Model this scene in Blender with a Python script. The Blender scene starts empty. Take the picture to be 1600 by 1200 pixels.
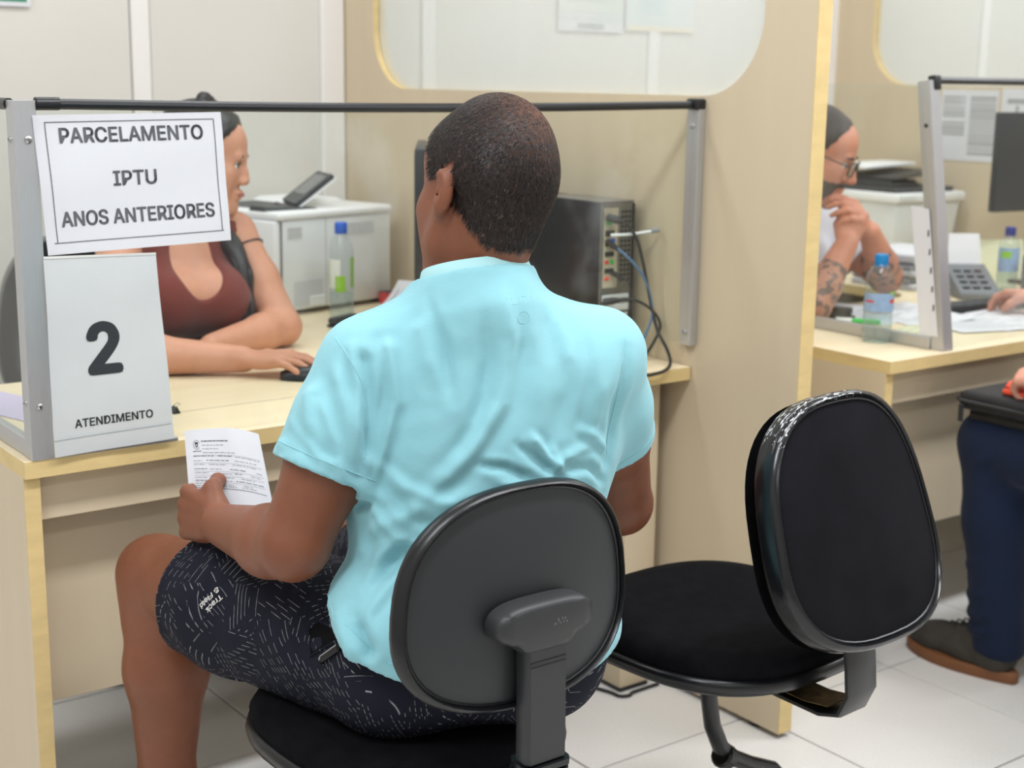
import bpy, bmesh, math, random
import numpy as np
from mathutils import Matrix, Vector, Euler

random.seed(7)
SC = bpy.context.scene
COL = SC.collection
PI = math.pi
rad = math.radians

# ---------------------------------------------------------------- camera
CAM_P = Vector((-2.0938, -2.1753, 1.3316))
YAW, PITCH, ROLL, FPX = -0.6393, 0.2090, 0.0141, 2235.04
_f = Vector((-math.sin(YAW) * math.cos(PITCH), math.cos(YAW) * math.cos(PITCH), -math.sin(PITCH)))
_r = Vector((math.cos(YAW), math.sin(YAW), 0))
_u = _r.cross(_f)
_r2 = _r * math.cos(ROLL) + _u * math.sin(ROLL)
_u2 = _u * math.cos(ROLL) - _r * math.sin(ROLL)
cd = bpy.data.cameras.new('camera')
cam = bpy.data.objects.new('camera', cd)
COL.objects.link(cam)
m = Matrix((_r2, _u2, -_f)).transposed().to_4x4()
m.translation = CAM_P
cam.matrix_world = m
cd.sensor_width = 36
cd.lens = FPX / 1600 * 36
cd.clip_start = 0.05
cd.dof.use_dof = True
cd.dof.focus_distance = 1.93
cd.dof.aperture_fstop = 5.0
SC.camera = cam

# ---------------------------------------------------------------- light
w = bpy.data.worlds.new('world')
SC.world = w
w.use_nodes = True
w.node_tree.nodes['Background'].inputs[0].default_value = (0.9, 0.95, 1.0, 1)
w.node_tree.nodes['Background'].inputs[1].default_value = 0.25
SC.view_settings.view_transform = 'Standard'
SC.view_settings.look = 'None'
SC.view_settings.exposure = 0.0
SC.view_settings.gamma = 1.0
SC.view_settings.use_curve_mapping = False
SC.cycles.max_bounces = 8
SC.cycles.transparent_max_bounces = 24
SC.cycles.caustics_reflective = False
SC.cycles.caustics_refractive = False
SC.cycles.use_denoising = True


def ceiling_lamp(x, y, e, sx=1.2, sy=0.3):
    ld = bpy.data.lights.new('ceiling_lamp', 'AREA')
    ld.shape = 'RECTANGLE'
    ld.size, ld.size_y = sx, sy
    ld.energy = e
    ld.color = (0.965, 0.985, 1.03)
    lo = bpy.data.objects.new('ceiling_lamp', ld)
    lo.location = (x, y, 2.74)
    COL.objects.link(lo)


for ly, e in ((-2.9, 10), (-1.1, 29.5), (0.65, 13)):
    for lx in (-2.3, -0.5, 1.3, 3.1):
        ceiling_lamp(lx, ly, e)


# ---------------------------------------------------------------- colour and material helpers
def lin(c):
    o = []
    for v in c[:3]:
        v = v / 255.0
        o.append(v / 12.92 if v <= 0.04045 else ((v + 0.055) / 1.055) ** 2.4)
    return (o[0], o[1], o[2], 1.0)


class NT:
    """small wrapper for building node trees"""
    def __init__(self, name):
        self.m = bpy.data.materials.new(name)
        self.m.use_nodes = True
        self.t = self.m.node_tree
        self.p = self.t.nodes['Principled BSDF']
        self.out = self.t.nodes['Material Output']

    def n(self, typ, **kw):
        nd = self.t.nodes.new(typ)
        for k, v in kw.items():
            if k.startswith('i_'):
                nd.inputs[int(k[2:])].default_value = v
            else:
                setattr(nd, k, v)
        return nd

    def l(self, a, b):
        self.t.links.new(a, b)

    def math(self, op, a, b=None, c=None):
        nd = self.n('ShaderNodeMath', operation=op)
        for i, v in enumerate((a, b, c)):
            if v is None:
                continue
            if isinstance(v, (int, float)):
                nd.inputs[i].default_value = v
            else:
                self.l(v, nd.inputs[i])
        return nd.outputs[0]

    def ramp(self, fac, stops):
        nd = self.n('ShaderNodeValToRGB')
        cr = nd.color_ramp
        while len(cr.elements) > 1:
            cr.elements.remove(cr.elements[-1])
        cr.elements[0].position = stops[0][0]
        cr.elements[0].color = stops[0][1]
        for p, c in stops[1:]:
            e = cr.elements.new(p)
            e.color = c
        self.l(fac, nd.inputs[0])
        return nd.outputs[0]

    def mix(self, fac, a, b, mode='MIX'):
        nd = self.n('ShaderNodeMix', data_type='RGBA', blend_type=mode)
        if isinstance(fac, (int, float)):
            nd.inputs[0].default_value = fac
        else:
            self.l(fac, nd.inputs[0])
        for i, v in ((6, a), (7, b)):
            if isinstance(v, tuple):
                nd.inputs[i].default_value = v
            else:
                self.l(v, nd.inputs[i])
        return nd.outputs[2]

    def coord(self):
        return self.n('ShaderNodeTexCoord').outputs['Object']

    def noise(self, scale, detail=3, vec=None, rough=0.55, out='Fac'):
        nd = self.n('ShaderNodeTexNoise')
        nd.inputs['Scale'].default_value = scale
        nd.inputs['Detail'].default_value = detail
        nd.inputs['Roughness'].default_value = rough
        self.l(vec if vec is not None else self.coord(), nd.inputs['Vector'])
        return nd.outputs[out]

    def vscale(self, v):
        nd = self.n('ShaderNodeVectorMath', operation='MULTIPLY')
        nd.inputs[1].default_value = v
        self.l(self.coord(), nd.inputs[0])
        return nd.outputs[0]

    def bump(self, h, strength=0.3, dist=0.002):
        nd = self.n('ShaderNodeBump')
        nd.inputs['Strength'].default_value = strength
        nd.inputs['Distance'].default_value = dist
        self.l(h, nd.inputs['Height'])
        self.l(nd.outputs[0], self.p.inputs['Normal'])


def mat(name, c, rough=0.5, metal=0.0, var=0.06, scale=12.0, bump=0.0, bscale=200.0, spec=0.5, coat=0.0, sub=0.0, subc=None, stretch=None):
    k = NT(name)
    base = lin(c)
    vec = k.vscale(stretch) if stretch else None
    f = k.noise(scale, 4, vec)
    lo = tuple(v * (1 - var) for v in base[:3]) + (1,)
    hi = tuple(min(1, v * (1 + var)) for v in base[:3]) + (1,)
    k.l(k.ramp(f, [(0.3, lo), (0.7, hi)]), k.p.inputs['Base Color'])
    k.p.inputs['Roughness'].default_value = rough
    k.p.inputs['Metallic'].default_value = metal
    k.p.inputs['Specular IOR Level'].default_value = spec
    k.p.inputs['Coat Weight'].default_value = coat
    if sub:
        k.p.inputs['Subsurface Weight'].default_value = sub
        k.p.inputs['Subsurface Radius'].default_value = subc or (1.0, 0.35, 0.2)
        k.p.inputs['Subsurface Scale'].default_value = 0.006
    if bump:
        k.bump(k.noise(bscale, 3), bump, 0.001)
    return k.m


def glass_mat(name, tint=(0.96, 0.98, 0.97), haze=0.04, rough=0.02, refl=1.0, hazecol=(0.8, 0.82, 0.82), smudge=0.0, hscale=5.0):
    k = NT(name)
    k.t.nodes.remove(k.p)
    tr = k.n('ShaderNodeBsdfTransparent')
    tr.inputs[0].default_value = tint + (1,)
    gl = k.n('ShaderNodeBsdfGlossy')
    gl.inputs['Roughness'].default_value = rough
    df = k.n('ShaderNodeBsdfDiffuse')
    df.inputs[0].default_value = hazecol + (1,)
    m1 = k.n('ShaderNodeMixShader')
    hz = k.math('MULTIPLY', k.noise(hscale, 3), haze * 2)
    if smudge:
        sm = k.ramp(k.noise(5.5, 4, k.vscale((1.0, 1.0, 0.7))), [(0.56, (0, 0, 0, 1)), (0.78, (1, 1, 1, 1))])
        hz = k.math('MULTIPLY_ADD', sm, smudge, hz)
    k.l(hz, m1.inputs[0])
    k.l(tr.outputs[0], m1.inputs[1])
    k.l(df.outputs[0], m1.inputs[2])
    lw = k.n('ShaderNodeLayerWeight')
    lw.inputs[0].default_value = 0.5
    fr5 = k.math('MULTIPLY_ADD', k.math('POWER', lw.outputs['Facing'], 5.0), 0.96, 0.035)
    m2 = k.n('ShaderNodeMixShader')
    k.l(k.math('MULTIPLY', fr5, refl), m2.inputs[0])
    k.l(m1.outputs[0], m2.inputs[1])
    k.l(gl.outputs[0], m2.inputs[2])
    k.l(m2.outputs[0], k.out.inputs[0])
    return k.m


# ---------------------------------------------------------------- mesh helpers
WM = {}


def link(name, me, parent=None, local=None):
    """local=None: vertices are world coordinates; else vertices are in the parent's own space"""
    o = bpy.data.objects.new(name, me)
    COL.objects.link(o)
    if parent is not None:
        o.parent = parent
        pw = WM.get(parent.name, Matrix())
        if local is None:
            o.matrix_parent_inverse = pw.inverted()
            WM[o.name] = Matrix()
        else:
            WM[o.name] = pw
    else:
        WM[o.name] = Matrix()
    return o


def thing(name, label, cat, loc=(0, 0, 0), rot=(0, 0, 0), group=None):
    o = bpy.data.objects.new(name, None)
    o.empty_display_size = 0.05
    COL.objects.link(o)
    o.location = loc
    o.rotation_euler = rot
    WM[o.name] = Matrix.LocRotScale(Vector(loc), Euler(rot), Vector((1, 1, 1)))
    tag(o, label, cat, group)
    return o


def tag(o, label, cat, group=None):
    o['label'] = label
    o['category'] = cat
    if group:
        o['group'] = group
    return o


def struct(o):
    o['kind'] = 'structure'
    return o


class MB:
    def __init__(self):
        self.bm = bmesh.new()

    def _bev(self, verts, b, seg=2):
        if b > 0:
            es = list({e for v in verts for e in v.link_edges})
            bmesh.ops.bevel(self.bm, geom=es, offset=b, segments=seg, profile=0.5, affect='EDGES', clamp_overlap=True)

    def box(self, x0, x1, y0, y1, z0, z1, b=0.0, seg=2, M=None):
        r = bmesh.ops.create_cube(self.bm, size=1.0)
        vs = r['verts']
        for v in vs:
            v.co = Vector((x0 + (v.co.x + .5) * (x1 - x0), y0 + (v.co.y + .5) * (y1 - y0), z0 + (v.co.z + .5) * (z1 - z0)))
            if M is not None:
                v.co = M @ v.co
        self._bev(vs, b, seg)
        return self

    def hexa(self, pts, b=0.0):
        """eight corners: bottom ring then top ring"""
        vs = [self.bm.verts.new(p) for p in pts]
        for f in ((3, 2, 1, 0), (4, 5, 6, 7), (0, 1, 5, 4), (1, 2, 6, 5), (2, 3, 7, 6), (3, 0, 4, 7)):
            self.bm.faces.new([vs[i] for i in f])
        self._bev(vs, b)
        return self

    def rings(self, rings, cap0=True, cap1=True, closed=True):
        vr = [[self.bm.verts.new(p) for p in r] for r in rings]
        n = len(vr[0])
        for a, c in zip(vr[:-1], vr[1:]):
            for i in range(n if closed else n - 1):
                j = (i + 1) % n
                self.bm.faces.new((a[i], a[j], c[j], c[i]))
        if cap0 and closed:
            self.bm.faces.new(list(reversed(vr[0])))
        if cap1 and closed:
            self.bm.faces.new(vr[-1])
        return self

    def tube(self, pts, r, seg=10, cap=True, flat=None, closed=False):
        pts = [Vector(p) for p in pts]
        n = len(pts)
        rr = r if isinstance(r, (list, tuple)) else [r] * n
        up = None
        rings = []
        for i, p in enumerate(pts):
            if closed:
                t = (pts[(i + 1) % n] - pts[i - 1]).normalized()
            else:
                t = (pts[min(i + 1, n - 1)] - pts[max(i - 1, 0)]).normalized()
            if up is None:
                up = Vector((0, 0, 1)) if abs(t.z) < 0.9 else Vector((1, 0, 0))
            s = t.cross(up)
            if s.length < 1e-6:
                s = t.orthogonal()
            s.normalize()
            up = s.cross(t).normalized()
            fx, fz = flat if flat else (1, 1)
            rings.append([p + s * (math.cos(2 * PI * k / seg) * rr[i] * fx) + up * (math.sin(2 * PI * k / seg) * rr[i] * fz) for k in range(seg)])
        if closed:
            rings.append(rings[0])
            vr = [[self.bm.verts.new(p) for p in q] for q in rings[:-1]]
            vr.append(vr[0])
            for a, c in zip(vr[:-1], vr[1:]):
                for i in range(seg):
                    j = (i + 1) % seg
                    self.bm.faces.new((a[i], a[j], c[j], c[i]))
            return self
        return self.rings(rings, cap, cap)

    def lathe(self, prof, c, seg=24, axis=(0, 0, 1), cap=True):
        ax = Vector(axis).normalized()
        a = ax.orthogonal().normalized()
        b = ax.cross(a)
        c = Vector(c)
        rings = [[c + ax * z + (a * math.cos(2 * PI * k / seg) + b * math.sin(2 * PI * k / seg)) * max(r, 1e-4) for k in range(seg)] for r, z in prof]
        return self.rings(rings, cap, cap)

    def prism(self, outline, fn, d0, d1):
        """outline (u,v) list extruded; fn(u,v,d) -> point"""
        return self.rings([[fn(u, v, d0) for u, v in outline], [fn(u, v, d1) for u, v in outline]])

    def face(self, pts):
        self.bm.faces.new([self.bm.verts.new(p) for p in pts])
        return self

    def mesh(self, name, material=None, smooth=None):
        bmesh.ops.remove_doubles(self.bm, verts=self.bm.verts, dist=1e-6)
        bmesh.ops.recalc_face_normals(self.bm, faces=self.bm.faces)
        me = bpy.data.meshes.new(name)
        self.bm.to_mesh(me)
        self.bm.free()
        if material:
            me.materials.append(material)
        if smooth is not None:
            shade(me, smooth)
        return me

    def build(self, name, material, parent=None, local=None, smooth=35):
        return link(name, self.mesh(name, material, smooth), parent, local)


def shade(me, ang):
    me.polygons.foreach_set('use_smooth', [True] * len(me.polygons))
    if ang < 180:
        me.set_sharp_from_angle(angle=rad(ang))


def npmesh(name, V, F, material, parent=None, local=None, ang=180):
    me = bpy.data.meshes.new(name)
    V = np.asarray(V, np.float32)
    F = np.asarray(F, np.int32)
    me.vertices.add(len(V))
    me.vertices.foreach_set('co', V.ravel())
    k = F.shape[1]
    me.loops.add(F.size)
    me.loops.foreach_set('vertex_index', F.ravel())
    me.polygons.add(len(F))
    me.polygons.foreach_set('loop_start', np.arange(0, F.size, k, dtype=np.int32))
    me.polygons.foreach_set('loop_total', np.full(len(F), k, np.int32))
    me.update(calc_edges=True)
    me.validate()
    if material:
        me.materials.append(material)
    shade(me, ang)
    return link(name, me, parent, local)


try:
    FONT = bpy.data.fonts.load(bpy.utils.system_resource('DATAFILES', path='fonts') + '/Inter.woff2')
except Exception:
    FONT = None


def text_geo(txt, size, bold=0.0, extrude=0.0, align='CENTER', sx=1.0, res=3, spacing=1.0):
    """vertices (x,y,z) and faces of a line of lettering, centred on the origin baseline"""
    cu = bpy.data.curves.new('lettering', 'FONT')
    cu.body = txt
    cu.size = size
    if FONT:
        cu.font = FONT
    cu.offset = bold
    cu.extrude = extrude
    cu.align_x = align
    cu.resolution_u = res
    cu.space_character = spacing
    o = bpy.data.objects.new('lettering', cu)
    COL.objects.link(o)
    dg = bpy.context.evaluated_depsgraph_get()
    me = bpy.data.meshes.new_from_object(o.evaluated_get(dg))
    V = [(v.co.x * sx, v.co.y, v.co.z) for v in me.vertices]
    F = [tuple(p.vertices) for p in me.polygons]
    bpy.data.objects.remove(o)
    bpy.data.curves.remove(cu)
    bpy.data.meshes.remove(me)
    return V, F


def poly_mesh(name, V, F, material, parent=None, local=None):
    me = bpy.data.meshes.new(name)
    me.from_pydata([tuple(v) for v in V], [], F)
    me.update()
    if material:
        me.materials.append(material)
    return link(name, me, parent, local)


def geo_join(lst):
    V, F = [], []
    for v, f in lst:
        o = len(V)
        V += list(v)
        F += [tuple(i + o for i in q) for q in f]
    return V, F


def dup(root, name, loc, rot=None, label=None, group=None):
    r = root.copy()
    COL.objects.link(r)
    r.location = loc
    if rot is not None:
        r.rotation_euler = rot
    if label:
        r['label'] = label
    if group:
        r['group'] = group
    for ch in list(root.children):
        c = ch.copy()
        COL.objects.link(c)
        c.parent = r
        for g in ch.children:
            d = g.copy()
            COL.objects.link(d)
            d.parent = c
    return r

# ---------------------------------------------------------------- materials
M_GROUT = mat('grout', (120, 116, 112), 0.8)
M_LAM = mat('cream_laminate', (212, 196, 168), 0.45, var=0.02, scale=3, stretch=(6, 6, 0.6), spec=0.35)
M_EDGE = mat('edge_banding', (222, 196, 138), 0.5, var=0.07, scale=5, stretch=(3, 3, 9))
M_TOP = mat('desk_top_laminate', (238, 221, 186), 0.38, var=0.035, scale=2.5, stretch=(0.5, 9, 9), spec=0.4)
M_WALL = mat('white_wall_panel', (219, 216, 208), 0.55, var=0.012, scale=3)
M_BATTEN = mat('white_batten', (238, 236, 232), 0.5, var=0.01)
M_FRONTWALL = mat('pale_grey_wall', (205, 203, 200), 0.7, var=0.02)
M_CEIL = mat('ceiling_white', (240, 240, 238), 0.8, var=0.01)
M_ALU = mat('brushed_aluminium', (196, 197, 199), 0.38, 0.75, var=0.04, scale=30, stretch=(30, 30, 1))
M_BLACK = mat('black_plastic', (24, 25, 28), 0.35, var=0.1)
M_BLACKG = mat('black_gloss', (14, 15, 18), 0.3, var=0.1)
M_STEEL = mat('screw_steel', (190, 190, 190), 0.25, 1.0)
M_DARKSCREW = mat('screw_recess', (50, 50, 52), 0.5)
M_GLASS = glass_mat('acrylic_screen', haze=0.006, refl=0.55, smudge=0.11)
M_PANE = glass_mat('hazy_pane', haze=0.30, hscale=0.6, hazecol=(0.93, 0.95, 0.93))
def paper_mat(name, c, rough=0.75, trans=0.45, var=0.012):
    k = NT(name)
    b = lin(c)
    f = k.noise(9, 3)
    col = k.ramp(f, [(0.3, tuple(v * (1 - var) for v in b[:3]) + (1,)), (0.7, b)])
    k.l(col, k.p.inputs['Base Color'])
    k.p.inputs['Roughness'].default_value = rough
    tl = k.n('ShaderNodeBsdfTranslucent')
    k.l(col, tl.inputs[0])
    mx = k.n('ShaderNodeMixShader')
    mx.inputs[0].default_value = trans
    k.l(k.p.outputs[0], mx.inputs[1])
    k.l(tl.outputs[0], mx.inputs[2])
    k.l(mx.outputs[0], k.out.inputs[0])
    return k.m


M_PAPER = paper_mat('white_paper', (246, 247, 251))
M_INK = mat('grey_ink', (98, 100, 104), 0.8)
M_INKD = mat('dark_ink', (46, 50, 54), 0.7)


def tile_material():
    k = NT('speckled_floor_tile')
    a = k.noise(240, 2)
    b = k.noise(3.0, 4)
    oi = k.n('ShaderNodeObjectInfo')
    c1 = k.ramp(a, [(0.35, lin((222, 220, 215))), (0.62, lin((240, 239, 235)))])
    c2 = k.ramp(b, [(0.3, lin((226, 223, 217))), (0.7, lin((238, 236, 232)))])
    c = k.mix(0.5, c1, c2)
    tone = k.ramp(oi.outputs['Random'], [(0.0, (0.96, 0.96, 0.96, 1)), (1.0, (1.0, 1.0, 1.0, 1))])
    k.l(k.mix(1.0, c, tone, 'MULTIPLY'), k.p.inputs['Base Color'])
    k.p.inputs['Roughness'].default_value = 0.42
    k.p.inputs['Specular IOR Level'].default_value = 0.4
    return k.m


M_TILE = tile_material()

# ---------------------------------------------------------------- floor, walls, ceiling
X0, X1, Y0, Y1, ZC = -3.6, 4.6, -4.4, 1.474, 2.8
floor = struct(MB().box(X0, X1, Y0, Y1 + 0.12, -0.12, -0.004).build('floor', M_GROUT))
tp = 0.452
tb = MB()
tb.box(-tp / 2 + 0.0022, tp / 2 - 0.0022, -tp / 2 + 0.0022, tp / 2 - 0.0022, -0.0045, 0.0, 0.0012, 1)
tile_me = tb.mesh('tile', M_TILE)
for i in range(-7, 9):
    for j in range(-9, 4):
        cx, cy = 0.05 + tp * (i + 0.5), -0.185 + tp * (j + 0.5)
        if cx < X0 or cx > X1 or cy < Y0 or cy > Y1:
            continue
        t = link('tile', tile_me, floor)
        t.location = (cx, cy, 0)
        t.rotation_euler = (0, 0, (0, PI / 2, PI, -PI / 2)[(i * 3 + j * 5) % 4])

wall_back = struct(MB().box(X0, X1, Y1 + 0.012, Y1 + 0.12, 0, ZC).build('wall_back', M_WALL))
bx = [-0.60 + 0.893 * k for k in range(-4, 7)]
for a, c in zip(bx[:-1], bx[1:]):
    if c - 0.026 <= X0 or a + 0.026 >= X1:
        continue
    MB().box(max(a + 0.0275, X0), min(c - 0.0275, X1), Y1, Y1 + 0.014, 0.10, ZC, 0.002, 1).build('panel', M_WALL, wall_back)
for a in bx:
    if X0 < a < X1:
        MB().box(a - 0.025, a + 0.025, Y1 - 0.006, Y1 + 0.014, 0.10, ZC, 0.003, 1).build('batten', M_BATTEN, wall_back)
MB().box(-0.075, -0.002, Y1 - 0.02, Y1 + 0.002, 0.0, ZC, 0.004, 1).build('corner_batten', M_BATTEN, wall_back)
struct(MB().box(X0, X1, Y1 - 0.004, Y1 + 0.012, 0, 0.095, 0.003, 1).build('baseboard_back', M_BATTEN))
struct(MB().box(X0 - 0.1, X0, Y0 - 0.1, Y1 + 0.12, 0, ZC).build('wall_left', M_FRONTWALL))
struct(MB().box(X1, X1 + 0.1, Y0 - 0.1, Y1 + 0.12, 0, ZC).build('wall_right', M_WALL))
struct(MB().box(X0, X1, Y0 - 0.1, Y0, 0, ZC).build('wall_front', M_FRONTWALL))
struct(MB().box(X0 - 0.1, X1 + 0.1, Y0 - 0.1, Y1 + 0.12, ZC, ZC + 0.1).build('ceiling', M_CEIL))
# small marks left on the wall where something was taken down
for x, z in ((-0.316, 1.262), (-0.254, 1.262)):
    MB().lathe([(0.004, 0), (0.003, 0.003)], (x, Y1 - 0.0005, z), 8, (0, -1, 0)).build('screw_hole', mat('hole_grey', (170, 168, 165)), wall_back)


# ---------------------------------------------------------------- partitions with rounded windows
def partition(x, yf, yb, label, zb=1.306, hy0=-0.165, hy1=1.302):
    root = thing('partition', label, 'partition', (x, (yf + yb) / 2, 0))
    th, zt, z0, hz1, r = 0.038, 2.05, 0.012, 1.86, 0.165
    d = yf + 0.30
    hy0, hy1 = hy0 + d, hy1 + d
    yb -= 0.002
    arcs = []
    for (cy, cz, a0, oy, oz) in ((hy1 - r, zb + r, -90, hy1, zb), (hy1 - r, hz1 - r, 0, hy1, hz1), (hy0 + r, hz1 - r, 90, hy0, hz1), (hy0 + r, zb + r, 180, hy0, zb)):
        arcs.append(([(cy + r * math.cos(rad(a0 + 90 * i / 12)), cz + r * math.sin(rad(a0 + 90 * i / 12))) for i in range(13)], (oy, oz)))
    polys = [[(yf, z0), (yb, z0), (yb, zb), (yf, zb)], [(yf, hz1), (yb, hz1), (yb, zt), (yf, zt)],
             [(yf, zb), (hy0, zb), (hy0, hz1), (yf, hz1)], [(hy1, zb), (yb, zb), (yb, hz1), (hy1, hz1)]]
    for arc, c in arcs:
        for p, q in zip(arc[:-1], arc[1:]):
            polys.append([c, q, p])
    b = MB()
    for p in polys:
        b.face([(x, y, z) for y, z in p])
        b.face([(x + th, y, z) for y, z in reversed(p)])
    o = b.build('panel', M_LAM, root, smooth=None)
    loop = [p for a, _ in arcs for p in a]
    # edge banding round the opening and on the outer edges
    b = MB()
    n = len(loop)
    for i in range(n):
        p, q = loop[i], loop[(i + 1) % n]
        b.face([(x, p[0], p[1]), (x, q[0], q[1]), (x + th, q[0], q[1]), (x + th, p[0], p[1])])
    b.build('window_edge_band', M_EDGE, root, smooth=50)['label'] = 'yellowish edge banding lining the rounded opening'
    b = MB()
    b.box(x + 0.0002, x + th - 0.0002, yf - 0.0015, yf + 0.0005, z0, zt)
    b.box(x + 0.0002, x + th - 0.0002, yf, yb, zt - 0.0005, zt + 0.0015)
    b.build('edge_band', M_EDGE, root)['label'] = 'yellowish edge banding on the front edge'
    g = MB()
    g.prism(loop, lambda u, v, dd: (x + th / 2 + dd, u, v), -0.002, 0.002)
    g.build('glass_pane', M_PANE, root, smooth=None)
    for y in (yf + 0.08, yb - 0.1):
        MB().lathe([(0.014, 0), (0.016, 0.004), (0.012, 0.0125)], (x + th / 2, y, 0.0), 14).build('levelling_foot', M_BLACK, root)
    return root


partition(0.0, -0.30, Y1, 'cream partition with rounded window beside the empty black chair')
partition(2.085, -0.30, Y1, 'far cream partition with paper notices behind the man in glasses', zb=1.335)


# ---------------------------------------------------------------- desks
def desk(x0, x1, yf, depth, label, ret=None, leg='panel', x_leg=None, panel_y=0.10):
    root = thing('desk', label, 'desk', ((x0 + x1) / 2, yf + depth / 2, 0))
    zt, th = 0.74, 0.028
    b = MB()
    outline = [(x0, yf), (x1, yf), (x1, yf + depth), (x0, yf + depth)]
    if ret:
        rx, ry = ret
        outline = [(x0, yf), (x1, yf), (x1, ry), (rx, ry)] + [(rx - 0.12 + 0.12 * math.cos(a), yf + depth + 0.12 - 0.12 * math.sin(a)) for a in [PI / 2 * i / 6 for i in range(7)]] + [(x0, yf + depth)]
    # top: core, thin laminate skin and edge banding
    b.prism(outline, lambda u, v, d: (u, v, d), zt - 0.0008, zt)
    b.build('desk_top', M_TOP, root, smooth=None)
    b = MB()
    b.prism(outline, lambda u, v, d: (u, v, d), zt - th, zt - 0.0008)
    b.build('edge_band', M_EDGE, root, smooth=None)['label'] = 'golden edge banding round the desk top'
    # left side panel, its yellow front edge
    b = MB().box(x0 + 0.0, x0 + 0.026, yf + 0.012, yf + depth - 0.02, 0.012, zt - th)
    b.build('side_panel', M_LAM, root, smooth=None)
    MB().box(x0 + 0.0003, x0 + 0.0257, yf + 0.0105, yf + 0.0125, 0.012, zt - th).build('side_panel_edge', M_EDGE, root)['label'] = 'yellow front edge of the side panel'
    MB().lathe([(0.013, 0), (0.015, 0.004), (0.011, 0.0125)], (x0 + 0.013, yf + 0.06, 0.0), 14).build('levelling_foot', M_BLACK, root)
    # apron and recessed modesty panel
    xr = x_leg if x_leg is not None else x1 - 0.03
    MB().box(x0 + 0.026, xr, yf + 0.035, yf + 0.051, 0.632, zt - th - 0.0005, 0.0008, 1).build('apron', M_LAM, root)
    MB().box(x0 + 0.026, xr, yf + panel_y, yf + panel_y + 0.016, 0.29, zt - th - 0.0005, 0.0008, 1).build('modesty_panel', M_LAM, root)
    if leg == 'box':
        MB().box(xr, xr + 0.09, yf + 0.06, yf + 0.48, 0.012, zt - th - 0.0005, 0.004, 2).build('box_leg', M_LAM, root)
        MB().box(xr + 0.004, xr + 0.086, yf + 0.064, yf + 0.476, 0.0, 0.0125, 0.002, 1).build('foot_strip', M_BLACK, root)
    else:
        MB().box(x1 - 0.03, x1 - 0.004, yf + 0.012, yf + depth - 0.02, 0.0, zt - th - 0.0005).build('side_panel', M_LAM, root, smooth=None)
    if ret:
        MB().box(ret[0] + 0.02, ret[0] + 0.046, ret[1] - 0.5, ret[1] - 0.03, 0.0, zt - th - 0.0005).build('side_panel', M_LAM, root, smooth=None)
    return root


desk1 = desk(-1.419, -0.003, 0.0, 0.60, 'cream service desk that the man in the aqua shirt sits at', (-0.62, 1.44), 'box', -0.121)
desk2 = desk(0.408, 2.082, -0.20, 0.62, 'right-hand cream service desk with water bottle on its corner', (1.30, 1.44), 'panel')
# worn scratch line on desk 1
MB().box(-1.09, -0.70, 0.1905, 0.1925, 0.7398, 0.7402).build('scratch', mat('scratch', (150, 132, 104), 0.7, var=0.5, scale=60), desk1)


# ---------------------------------------------------------------- clear desk screens with aluminium posts
def screw(p, axis, root, r=0.006):
    c = MB().lathe([(r, 0), (r * 0.95, r * 0.35), (r * 0.6, r * 0.6), (0.0005, r * 0.62)], p, 12, axis).build('screw', M_STEEL, root)
    a = Vector(axis).normalized()
    MB().lathe([(r * 0.33, 0), (r * 0.33, 0.0004)], Vector(p) + a * (r * 0.55), 6, axis).build('socket', M_DARKSCREW, c)


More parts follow.
